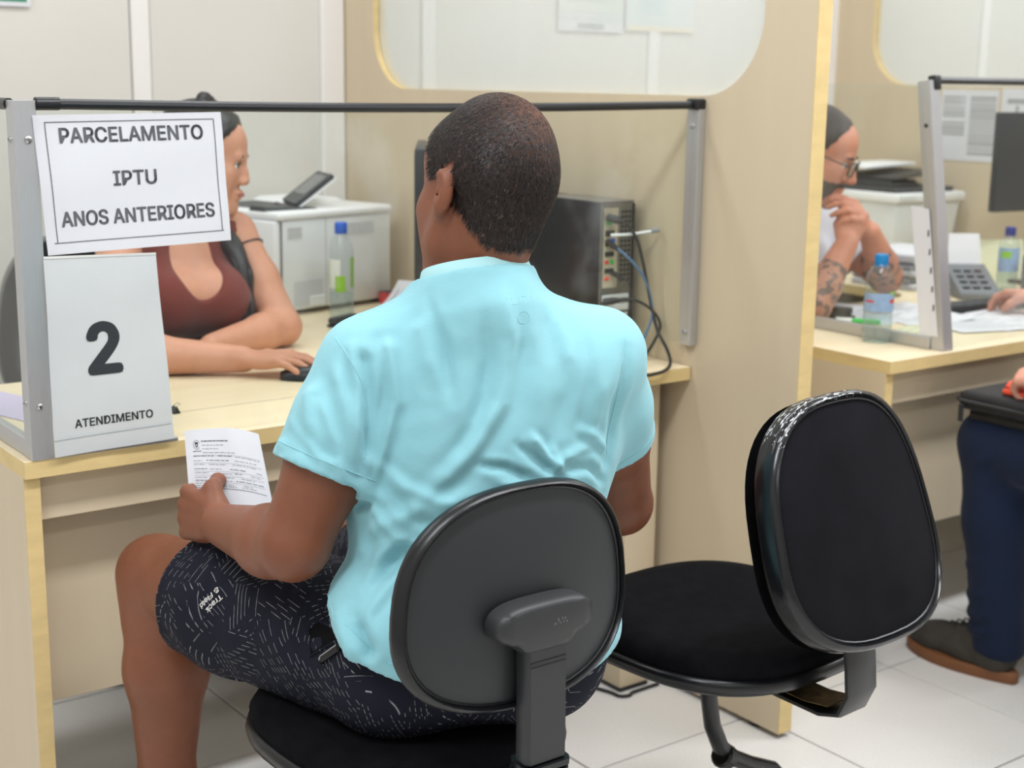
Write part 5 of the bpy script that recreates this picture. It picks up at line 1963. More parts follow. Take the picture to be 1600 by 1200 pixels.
# computer mouse under the woman's hand
t = thing('computer_mouse', 'black computer mouse under the seated woman\'s hand', 'mouse', (-0.748, 0.325, 0.7405))
Mm = Matrix.Translation((-0.748, 0.325, 0.7405)) @ Matrix.Rotation(rad(-122), 4, 'Z')
b = MB()
R = []
for i in range(9):
    u = i / 8
    y = -0.052 + 0.104 * u
    wv = 0.031 * math.sin(PI * (0.08 + 0.84 * u)) ** 0.5
    hv = 0.028 * math.sin(PI * (0.10 + 0.72 * (1 - u) + 0.06)) ** 0.7
    R.append([Mm @ Vector((wv * math.cos(PI * j / 8), y, 0.001 + max(hv, 0.004) * math.sin(PI * j / 8))) for j in range(9)])
b.rings(R, True, True)
b.build('body', M_BLACK, t, smooth=60)
MB().lathe([(0.006, -0.003), (0.007, 0), (0.006, 0.003)], Mm @ Vector((0, 0.028, 0.022)), 12, Mm.to_3x3() @ Vector((1, 0, 0))).build('scroll_wheel', M_DGREY, t)


# phone in the man's pocket
t = thing('phone', 'dark phone with metal edge in the hip pocket of the patterned shorts', 'phone', (-1.255, -0.63, 0.60))


def shorts_at(p):
    h = BV_SHORTS.find_nearest(Vector(p))
    n = h[1] if h[1].dot(Vector((-0.8, -0.5, 0.3))) > 0 else -h[1]
    return h[0], n


pa, na = shorts_at((-1.277, -0.62, 0.594))
pb, nb = shorts_at((-1.240, -0.642, 0.617))
nn = (na + nb).normalized()
ex = (pb - pa).normalized()
nn = (nn - ex * nn.dot(ex)).normalized()
ey = nn.cross(ex)
if ey.z > 0:
    ey = -ey
PH = Matrix((ex, ey, nn)).transposed().to_4x4()
PH.translation = (pa + pb) / 2 + nn * 0.0025
hl = (pb - pa).length / 2
MB().box(-hl, hl, 0.0, 0.006, -0.010, 0.003, 0.002, 2, PH).build('body', M_BLACKG, t)
MB().tube([PH @ Vector((-hl, 0.004, 0.003)), PH @ Vector((-hl, 0.002, 0.0035)), PH @ Vector((-hl + 0.004, -0.001, 0.0035)), PH @ Vector((hl, -0.001, 0.0035))], 0.0012, 6).build('metal_edge', M_STEEL, t)


# --- right booth
def far_printer():
    yaw = rad(-2)
    root = thing('printer', 'white scanner printer with dark open lid behind the man in glasses', 'printer', (1.90, 1.02, 0.7405), (0, 0, yaw))
    L = dict(local=True)
    b = MB().hexa([(-0.155, -0.15, 0.004), (0.125, -0.15, 0.004), (0.125, 0.15, 0.004), (-0.155, 0.15, 0.004), (-0.175, -0.17, 0.215), (0.145, -0.17, 0.215), (0.145, 0.17, 0.215), (-0.175, 0.17, 0.215)], 0.006)
    b.build('body', M_GPLAS, root, **L)
    MB().box(-0.19, 0.155, -0.185, 0.18, 0.215, 0.246, 0.008, 2).build('scanner_rim', M_WPLAS, root, **L)
    MB().box(-0.17, 0.12, -0.16, 0.16, 0.246, 0.262, 0.004, 1).build('scanner_lid', M_DGREY, root, **L)
    MB().hexa([(-0.15, -0.12, 0.262), (0.0, -0.12, 0.262), (0.0, 0.14, 0.262), (-0.15, 0.14, 0.262), (-0.14, -0.11, 0.285), (-0.02, -0.11, 0.285), (-0.02, 0.13, 0.285), (-0.14, 0.13, 0.285)], 0.003).build('feeder', M_CHARC, root, **L)
    MB().hexa([(-0.14, -0.13, 0.286), (0.10, -0.13, 0.308), (0.10, 0.14, 0.308), (-0.14, 0.14, 0.286), (-0.14, -0.13, 0.292), (0.10, -0.13, 0.314), (0.10, 0.14, 0.314), (-0.14, 0.14, 0.292)], 0.001).build('feeder_tray', M_CHARC, root, **L)
    MB().hexa([(-0.15, 0.0, 0.315), (0.11, 0.0, 0.325), (0.11, 0.16, 0.325), (-0.15, 0.16, 0.315), (-0.15, 0.0, 0.327), (0.11, 0.0, 0.335), (0.11, 0.16, 0.335), (-0.15, 0.16, 0.327)], 0.003).build('feeder_cover', M_WPLAS, root, **L)
    MB().box(-0.185, -0.10, -0.19, -0.17, 0.222, 0.244, 0.004, 1).build('button_bar', M_GPLAS, root, **L)
    for x in (-0.13, 0.10):
        for y in (-0.13, 0.13):
            MB().lathe([(0.01, 0), (0.01, 0.006)], (x, y, -0.001), 10).build('foot', M_CHARC, root, **L)


far_printer()
yy = 0.7405
for i, (nm, lb, m_, hh, dx, a) in enumerate((('document_folder', 'pale folder at the foot of the stack below the far printer', M_PAPER2, 0.018, 0, 4), ('document_folder', 'black binder second from the foot of the stack below the far printer', M_CHARC, 0.022, 0.008, -3), ('document_folder', 'grey-white folder in the middle of the stack below the far printer', M_GPLAS, 0.016, -0.006, 6), ('document_folder', 'navy binder second from the top of the stack below the far printer', mat('navy_binder', (38, 40, 66), 0.5), 0.02, 0.004, 0), ('document_folder', 'fanned white papers topping the stack below the far printer', M_PAPER2, 0.028, 0.0, 8))):
    t = thing(nm, lb, 'folder', (1.47 + dx, 0.60, yy), (0, 0, rad(a)))
    L = dict(local=True)
    MB().box(-0.13, 0.13, -0.11, 0.11, 0, hh, 0.002, 1).build('cover', m_, t, **L)
    b = MB()
    for k in range(3):
        b.box(-0.134, 0.128, -0.113, 0.108, hh * (0.2 + 0.25 * k), hh * (0.28 + 0.25 * k))
    b.build('page_edges', M_PAPER2, t, **L)
    yy += hh + 0.0006
sheet('loose_sheet', 'white form lying farthest left on the right-hand desk', (0.86, 0.28), rad(12), 0.21, 0.28, 0.7405, M_PAPER2, 0.01, lines=9)
sheet('loose_sheet', 'white form lying behind the water bottle on the right-hand desk', (0.97, 0.20), rad(-14), 0.21, 0.29, 0.7415, M_PAPER2, 0.012, lines=9)
sheet('loose_sheet', 'cream form lying nearest the leaning screen post on the right-hand desk', (0.80, 0.02), rad(20), 0.20, 0.12, 0.7405, M_CREAMP, 0.0, lines=4)
sheet('loose_sheet', 'white form under the reaching hand on the right-hand desk', (1.10, 0.02), rad(10), 0.30, 0.21, 0.7405, M_PAPER2, 0.015, lines=7)
sheet('loose_sheet', 'white form at the front edge of the right-hand desk', (1.02, -0.02), rad(-18), 0.30, 0.18, 0.743, M_PAPER2, 0.01, lines=7)
t = thing('highlighter_pen', 'green and white highlighter pen behind the bottle on the right-hand desk', 'pen', (0.735, 0.175, 0.7475))
p0, p1 = Vector((0.705, 0.215, 0.7485)), Vector((0.775, 0.13, 0.7485))
MB().tube([p0, p0.lerp(p1, 0.35)], 0.0075, 12).build('cap', M_WPLAS, t)
MB().tube([p0.lerp(p1, 0.34), p1], 0.0068, 12).build('barrel', M_GREEN, t)
t = thing('hole_punch', 'black stapler-like punch beside the partition on the right-hand desk', 'stapler', (0.73, 0.29, 0.7405))
Mp = Matrix.Translation((0.735, 0.285, 0.7405)) @ Matrix.Rotation(rad(-62), 4, 'Z')
MB().box(-0.08, 0.08, -0.02, 0.02, 0.0, 0.012, 0.003, 2, Mp).build('base', M_CHARC, t)
MB().box(-0.08, 0.075, -0.014, 0.014, 0.013, 0.034, 0.006, 2, Mp).build('lever', M_BLACK, t)
# paper taped to the side pane of the leaning screen
t = thing('taped_notice', 'white notice taped to the side pane of the leaning screen', 'notice', (0.60, -0.10, 0.77))
MB().hexa([(0.6085, -0.168, 0.772), (0.6093, -0.168, 0.772), (0.6093, -0.118, 0.772), (0.6085, -0.118, 0.772), (0.6035, -0.122, 1.060), (0.6043, -0.122, 1.060), (0.6043, -0.072, 1.064), (0.6035, -0.072, 1.064)]).build('sheet', M_PAPER2, t)
b = MB()
for k in range(5):
    z = 0.83 + 0.042 * k
    yb_ = -0.164 + (z - 0.772) * 0.16
    xx = 0.6083 - (z - 0.772) * 0.0174
    b.box(xx - 0.0004, xx + 0.0002, yb_ + 0.001, yb_ + 0.005, z, z + 0.014)
b.build('lettering', M_CHARC, t)
# notices on the far partition
def notice(label, y0, y1, z0, z1, tbl):
    X = 2.0843
    t = thing('wall_notice', label, 'notice', (X, (y0 + y1) / 2, z0))
    MB().box(X - 0.0012, X - 0.0004, y1, y0, z0, z1).build('sheet', M_PAPER2, t)
    b = MB()
    for a0, a1, b0, b1 in tbl:
        b.box(X - 0.0016, X - 0.0012, y0 + (y1 - y0) * a1, y0 + (y1 - y0) * a0, z1 - (z1 - z0) * b1, z1 - (z1 - z0) * b0)
    b.build('printed_table', mat('grey_print', (168, 168, 170), 0.8), t)


tb_ = []
rnd = random.Random(12)
for k in range(16):
    z = 0.09 + 0.052 * k
    if z < 0.36 or 0.44 < z < 0.66:
        tb_.append((0.04, 0.44, z, z + rnd.uniform(0.02, 0.038)))
    tb_.append((0.52, 0.97, z, z + rnd.uniform(0.026, 0.042)))
notice('grey-printed table sheet pinned left on the far partition', 0.985, 0.757, 1.085, 1.322, tb_)
notice('tall white sheet pinned right on the far partition', 0.745, 0.56, 1.005, 1.328, [(0.12, 0.95, 0.10, 0.15), (0.30, 0.36, 0.17, 0.72)])
# posters on the back wall behind the window, green one at top left
def poster(label, x0, x1, z0, z1, blocks):
    t = thing('poster', label, 'poster', ((x0 + x1) / 2, Y1, z0))
    MB().box(x0, x1, Y1 - 0.0075, Y1 - 0.0065, z0, z1).build('sheet', M_PAPER2, t)
    for i_, (a0, a1, b0, b1, c) in enumerate(blocks):
        MB().box(x0 + (x1 - x0) * a0, x0 + (x1 - x0) * a1, Y1 - 0.0079 - 0.0004 * i_, Y1 - 0.0075 - 0.0004 * i_, z0 + (z1 - z0) * b0, z0 + (z1 - z0) * b1).build('printed_block', mat('poster_ink', c, 0.7), t)


poster('grey-green poster left of two seen through the near window', 0.775, 1.04, 1.488, 1.86, [(0.0, 1.0, 0.10, 0.12, (206, 210, 204)), (0.0, 1.0, 0.16, 0.95, (218, 222, 214)), (0.3, 0.7, 0.02, 0.07, (170, 176, 170)), (0.1, 0.9, 0.25, 0.5, (208, 213, 206))])
poster('pale blue and cream poster right of two seen through the near window', 1.055, 1.36, 1.497, 1.86, [(0.03, 0.97, 0.06, 0.95, (214, 224, 222)), (0.03, 0.97, 0.0, 0.04, (236, 222, 190)), (0.2, 0.6, 0.15, 0.5, (204, 217, 219))])
poster('green poster with white border at the upper left of the back wall', -1.19, -0.883, 1.493, 1.86, [(0.03, 0.97, 0.03, 0.97, (62, 146, 112)), (0.1, 0.9, 0.3, 0.8, (96, 172, 140))])

# small counter things at the right picture edge
t = thing('calculator', 'grey desk phone with paper label behind the leaning screen', 'phone', (1.42, 0.33, 0.7405))
Mc = Matrix.Translation((1.42, 0.33, 0.7405)) @ Matrix.Rotation(rad(-35), 4, 'Z')
MB().hexa([tuple(Mc @ Vector(p)) for p in ((-0.06, -0.08, 0), (0.06, -0.08, 0), (0.06, 0.08, 0), (-0.06, 0.08, 0), (-0.06, -0.08, 0.02), (0.06, -0.08, 0.02), (0.06, 0.08, 0.085), (-0.06, 0.08, 0.085))], 0.004).build('body', mat('phone_grey', (118, 121, 124), 0.5), t)
MB().hexa([tuple(Mc @ Vector(p)) for p in ((-0.05, 0.076, 0.083), (0.05, 0.076, 0.083), (0.05, 0.080, 0.083), (-0.05, 0.080, 0.083), (-0.045, 0.10, 0.17), (0.045, 0.10, 0.17), (0.045, 0.103, 0.17), (-0.045, 0.103, 0.17))]).build('paper_label', M_PAPER2, t)
b = MB()
for i in range(4):
    for j in range(3):
        b.box(-0.045 + 0.03 * j, -0.025 + 0.03 * j, -0.06 + 0.03 * i, -0.042 + 0.03 * i, 0.026 + 0.0122 * i, 0.034 + 0.0122 * i, 0.001, 1, Mc)
b.build('keys', M_CHARC, t)
t = thing('standing_form', 'cream form propped up behind the desk phone', 'paper', (1.66, 0.50, 0.7405))
MB().hexa([(1.62, 0.53, 0.7405), (1.82, 0.42, 0.7405), (1.822, 0.423, 0.7405), (1.622, 0.533, 0.7405), (1.63, 0.56, 0.87), (1.83, 0.45, 0.87), (1.832, 0.453, 0.87), (1.632, 0.563, 0.87)]).build('sheet', M_CREAMP, t)
t = thing('card_reader', 'dark card reader with pale label at the right picture edge', 'card reader', (1.62, 0.24, 0.7405))
Mr = Matrix.Translation((1.63, 0.235, 0.7405)) @ Matrix.Rotation(rad(-40), 4, 'Z')
MB().box(-0.06, 0.06, -0.03, 0.03, 0.0, 0.115, 0.008, 2, Mr).build('body', mat('reader_grey', (70, 74, 76), 0.4), t)
MB().box(-0.03, 0.04, -0.0315, -0.0295, 0.03, 0.085, 0.001, 1, Mr).build('label_panel', M_WHITELBL, t)
t = thing('keyboard', 'long black keyboard edge below the reaching hand', 'keyboard', (1.23, 0.14, 0.7405))
Mk = Matrix.Translation((1.235, 0.150, 0.7405)) @ Matrix.Rotation(rad(-9), 4, 'Z')
MB().box(-0.17, 0.20, -0.035, 0.055, 0.0, 0.016, 0.004, 2, Mk).build('case', M_BLACK, t)
for i in range(11):
    for j in range(3):
        MB().box(-0.16 + 0.032 * i, -0.132 + 0.032 * i, -0.028 + 0.026 * j, -0.006 + 0.026 * j, 0.016, 0.021, 0.001, 1, Mk).build('key', M_CHARC, t)

# ---------------------------------------------------------------- the other people
M_SKINW = skin_mat('tan_skin', (206, 150, 122), 0.35, 0.48, 0.06)
M_SKIN2 = skin_mat('ruddy_skin', (208, 142, 116), 0.35, 0.48, 0.08)
M_SKIN3 = skin_mat('pink_skin', (214, 156, 134), 0.35, 0.48, 0.07)
M_BHAIR = mat('black_hair', (24, 22, 24), 0.4, var=0.3, scale=3, stretch=(30, 30, 6), bump=0.4, bscale=300)
M_BROWNHAIR = mat('dark_brown_hair', (52, 42, 38), 0.55, var=0.25, scale=300, bump=0.4, bscale=600)
M_BEARD = mat('dark_beard', (62, 46, 40), 0.7, var=0.3, scale=500, bump=0.3, bscale=700)
M_RUST_TOP = cloth_mat('rust_brown_knit', (116, 54, 46), 0.08, streak=False)
M_WHITE_TEE = cloth_mat('white_cotton', (226, 226, 236), 0.03, streak=False)
M_DENIM = cloth_mat('dark_navy_denim', (26, 36, 58), 0.12, 900, 0.05, False, 0.4)
M_GREYSHIRT = cloth_mat('grey_cotton', (120, 124, 130), 0.05, streak=False)
M_NAILW = mat('pale_nail', (236, 214, 204), 0.3)
M_LIP = mat('lip', (176, 88, 84), 0.4)


def shell_part(name, V, Q, N, g, t, m_, root, tmin=0.0004):
    """lift the part of the body surface where g>0 into a thin cap; thickness grows with g"""
    keep = (g[Q] > 0).all(1)
    use = np.unique(Q[keep])
    rem = np.full(len(V), -1)
    rem[use] = np.arange(len(use))
    hv = V[use] + N[use] * (tmin + t * np.clip(g[use], 0, 1)[:, None])
    return npmesh(name, hv, rem[Q[keep]], m_, root)


def build_torso(F, T, sp, g, ch=(0.155, 0.10, 0.15), wa=(0.135, 0.10, 0.15), hi=(0.165, 0.13, 0.11), sr=0.05):
    LS, RS, NB, PV = sp['LS'], sp['RS'], sp['NB'], sp['PV']
    mid = (LS + RS) / 2
    c = mid + (PV - mid) * 0.20
    w_ = mid + (PV - mid) * 0.58
    F.ell(c, np.array(ch) + g, T.R, 0.03)
    F.ell(w_, np.array(wa) + g, T.R, 0.04)
    F.ell(PV, np.array(hi) + g, T.R, 0.04)
    F.chain([LS, NB + (mid - NB) * 0.25, RS], [sr + g, sr + 0.004 + g, sr + g], 0.035)


def arm_field(S, sh, el, wr, r=(0.047, 0.044, 0.038, 0.040, 0.026)):
    m_ = (sh + el) / 2
    S.chain([sh, m_, el], [r[0], r[1], r[2]], 0.018)
    f = el * 0.7 + wr * 0.3
    S.chain([el, f, wr], [r[2], r[3], r[4]], 0.016)


def leg_field(S, hp, kn, an, r=(0.088, 0.078, 0.058, 0.05, 0.036), foot=None):
    S.chain([hp, (hp + kn) / 2, kn], [r[0], r[1], r[2]], 0.03)
    S.chain([kn, kn * 0.66 + an * 0.34, an], [r[2], r[3], r[4]], 0.025)
    if foot is not None:
        S.chain([an + vec(0, 0, -0.04), an + np.array(foot) + vec(0, 0, -0.05)], [0.036, 0.024], 0.02)


# --- woman behind the near desk
def woman():
    root = person('woman in rust-brown tank top behind the clear screen, hand on mouse', (-0.78, 0.86, 0))
    H = Frame((-0.752, 0.775, 1.150), yaw=128, pitch=-10, roll=-2, s=0.95)
    sp = dict(LS=vec(-0.672, 0.800, 0.985), RS=vec(-0.955, 0.770, 0.985), NB=vec(-0.785, 0.835, 1.035), PV=vec(-0.83, 0.915, 0.56))
    T = Frame((-0.8, 0.8, 0), yaw=178)
    LE, LW = vec(-0.622, 0.668, 0.785), vec(-0.835, 0.580, 0.776)
    RE, RW = vec(-1.045, 0.560, 0.785), vec(-0.840, 0.425, 0.774)
    S = Field((-1.16, 0.22, -0.01), (-0.44, 1.12, 1.32), 0.0042)
    head_field(S, H, -1.3, 0.88, True, 0.96, 0.97)
    S.chain([H(0, -0.02, -0.04), sp['NB'], sp['NB'] + vec(0, 0, -0.05)], [0.046, 0.048, 0.06], 0.02)

    def torso(F, g):
        build_torso(F, T, sp, g, (0.148, 0.098, 0.15), (0.130, 0.10, 0.15), (0.170, 0.135, 0.11), 0.046)
        for q in (-1, 1):
            c = (sp['LS'] + sp['RS']) / 2 + T.R @ vec(q * 0.060, 0.066, -0.130)
            F.ell(c, (0.068 + g, 0.066 + g, 0.070 + g), None, 0.03)
        F.ell((sp['LS'] + sp['RS']) / 2 + T.R @ vec(0, 0.055, -0.13), (0.07 + g, 0.055 + g, 0.07 + g), T.R, 0.03)
    torso(S, 0.0)
    arm_field(S, sp['LS'], LE, LW, (0.047, 0.046, 0.040, 0.040, 0.026))
    arm_field(S, sp['RS'], RE, RW, (0.047, 0.046, 0.040, 0.040, 0.027))
    jr = hand_field(S, RW, vec(0.70, -0.70, 0.06), vec(0.05, 0.1, -1), 1, [(14, 16, 12), (14, 15, 12), (16, 16, 12), (18, 18, 14)], [(0.040, 0.040, 0.004), (0.066, 0.050, 0.012), (0.088, 0.050, 0.020)], 1.0, 1.5, 0.003, 0.0080)
    hand_field(S, LW, vec(-0.9, -0.25, -0.06), vec(0.1, -0.1, -1), 1, [(20, 25, 20)] * 4, [(0.04, 0.04, 0.006), (0.065, 0.05, 0.015), (0.085, 0.05, 0.02)], 0.92)
    for sx in (-1, 1):
        leg_field(S, sp['PV'] + vec(sx * 0.09, -0.02, -0.03), vec(-0.83 + sx * 0.11, 0.50, 0.50), vec(-0.83 + sx * 0.09, 0.90, 0.10), foot=(0, -0.15, 0))
    V, Q = S.mesh()
    V = relax(V, Q, 1, 0.35)
    N = vnormals(V, Q)
    npmesh('body', V, Q, M_SKINW, root)
    nails(jr[:4], (0.05, 0.1, -1), root, M_NAILW, 0.95)
    eyes(H, root, 0.95)
    for q in (-1, 1):
        MB().tube([H(q * 0.016, 0.0925, 0.024), H(q * 0.030, 0.0935, 0.029), H(q * 0.046, 0.083, 0.025)], [0.0022, 0.0026, 0.0014], 6).build('eyebrow', M_BHAIR, root)
        MB().tube([H(q * 0.020, 0.0895, 0.008), H(q * 0.032, 0.0905, 0.013), H(q * 0.043, 0.083, 0.008)], [0.0012, 0.0018, 0.0012], 6).build('lashes', M_BHAIR, root)
    MB().tube([H(-0.02, 0.097, -0.0605), H(0, 0.1015, -0.0595), H(0.02, 0.097, -0.0605)], [0.002, 0.0045, 0.002], 8).build('lips', M_LIP, root)
    # hair: cap, plaited crown and a thick tail over the left shoulder
    L = H.loc(V)
    x, y, z = L[:, 0], L[:, 1], L[:, 2]
    front = 0.070 - 0.55 * np.clip(0.085 - z, 0, 1) + 0.0 * x
    g = np.minimum((front - y) / 0.015, (z + 0.085 + 0.0 * y) / 0.02)
    g = np.where((z < -0.085), -1, g)
    hair = shell_part('hair', V, Q, N, g, 0.011, M_BHAIR, root)
    b = MB()
    for k in range(6):
        a = k / 5
        c = H(-0.05 + 0.10 * a, -0.01 - 0.01 * math.sin(PI * a), 0.126 + 0.014 * math.sin(PI * a))
        b.lathe([(0.0155 * math.sin(PI * i / 8), -0.0155 * math.cos(PI * i / 8)) for i in range(9)], c, 12)
    b.build('hair_plait', M_BHAIR, hair, smooth=80)
    tail = [H(0.045, -0.075, -0.02), H(0.010, -0.070, -0.09), vec(-0.735, 0.800, 0.995), vec(-0.712, 0.742, 0.970), vec(-0.704, 0.700, 0.92), vec(-0.706, 0.680, 0.86), vec(-0.712, 0.668, 0.79)]
    pts = smooth_path([tuple(p) for p in tail], 5)
    n = len(pts)
    MB().tube(pts, [0.026 + 0.006 * math.sin(6 * i / n) - 0.014 * (i / n) ** 3 for i in range(n)], 12).build('hair_tail', M_BHAIR, hair, smooth=80)
    b = MB()
    for k in range(5):
        o = vec(0.006 * (k - 2), 0.004 * math.sin(k), 0)
        b.tube([tuple(np.array(p) + o + vec(0, 0.004 * math.sin(i + k), 0)) for i, p in enumerate(pts[8:])], [0.012 - 0.0055 * (i / (n - 8)) for i in range(n - 8)], 7)
    b.build('hair_locks', M_BHAIR, hair, smooth=80)
    # tank top: same trunk, cut by scoop neckline and armholes
    S = Field((-1.02, 0.58, 0.46), (-0.58, 1.12, 1.06), 0.0045)
    torso(S, 0.007)
    mid = (sp['LS'] + sp['RS']) / 2
    S.ell(mid + T.R @ vec(0.0, 0.115, -0.024), (0.058, 0.10, 0.100), T.R, 0.008, 'cut')
    S.ell(mid + T.R @ vec(0, -0.10, 0.05), (0.07, 0.09, 0.09), T.R, 0.008, 'cut')
    S.ell(sp['NB'] + vec(0, 0, 0.03), (0.075, 0.075, 0.075), None, 0.008, 'cut')
    for e, sx in ((sp['LS'], -1), (sp['RS'], 1)):
        S.ell(e + T.R @ vec(sx * 0.035, 0, -0.015), (0.056, 0.12, 0.10), T.R, 0.006, 'cut')
    S.plane_cut((0, 0, 0.50), (0, 0, -1))
    V2, Q2 = S.mesh()
    V2 = relax(V2, Q2, 2, 0.4)
    N2 = vnormals(V2, Q2)
    V2 = V2 + N2 * (0.0015 * vnoise(V2, 45, 6))[:, None]
    npmesh('tank_top', V2, Q2, M_RUST_TOP, root)
    S = Field((-1.12, 0.36, 0.02), (-0.54, 1.12, 0.68), 0.007)
    S.ell(sp['PV'], (0.180, 0.145, 0.115), T.R, 0.03)
    for sx in (-1, 1):
        leg_field(S, sp['PV'] + vec(sx * 0.09, -0.02, -0.03), vec(-0.83 + sx * 0.11, 0.50, 0.50), vec(-0.83 + sx * 0.09, 0.90, 0.10), (0.1, 0.09, 0.07, 0.062, 0.05))
    V2, Q2 = S.mesh()
    npmesh('trousers', relax(V2, Q2, 1), Q2, M_DENIM, root)
    # thin dark elastic band round the upper arm
    ax = unit(LE - sp['LS'])
    c = sp['LS'] + ax * 0.045
    u_ = unit(np.cross(ax, vec(0, 1, 0.2)))
    v_ = np.cross(ax, u_)
    MB().tube([c + u_ * math.cos(2 * PI * i / 30) * 0.0485 + v_ * math.sin(2 * PI * i / 30) * 0.0485 for i in range(30)], 0.002, 6, closed=True).build('arm_band', M_BHAIR, root)
    return root


woman()

# her grey chair
c3 = thing('office_chair', 'grey office chair behind the woman at the near desk', 'chair', (-0.93, 0.98, 0), (0, 0, rad(165)))
M_GREYFAB = mat('grey_chair_fabric', (112, 110, 108), 0.9, var=0.1, scale=30, bump=0.3, bscale=1200)
out3 = outline_pts(0.225, 0.19, 0.44, 3.0)
backrest(c3, out3, rad(-8), 0.74, -0.27, M_GREYFAB, M_GREYFAB, 0.5, groove=False, thick=0.03)
seat(c3, 0.455, 0.225, 0.22)
stem(c3, [(-0.285, 0.72), (-0.295, 0.55), (-0.29, 0.43), (-0.25, 0.39), (-0.03, 0.39)], 0.06, 0.012, 'stem_bar', M_TUBE)
MB().lathe([(0.03, 0.12), (0.03, 0.25), (0.018, 0.255), (0.018, 0.40)], (0, 0, 0), 16).build('gas_lift', M_TUBE, c3, local=True)
for k in range(5):
    a = rad(85 + 72 * k)
    c, s = math.cos(a), math.sin(a)
    MB().tube([(0.02 * c, 0.02 * s, 0.11), (0.14 * c, 0.14 * s, 0.095), (0.24 * c, 0.24 * s, 0.07)], [0.022, 0.018, 0.013], 8).build('base_arm', M_BLACK, c3, local=True)
    b = MB()
    for o in (-0.012, 0.012):
        b.lathe([(0.012, -0.008), (0.025, -0.007), (0.0255, 0.007), (0.012, 0.008)], (0.245 * c - s * o, 0.245 * s + c * o, 0.0256), 14, (-s, c, 0))
    b.build('caster', M_BLACK, c3, local=True)


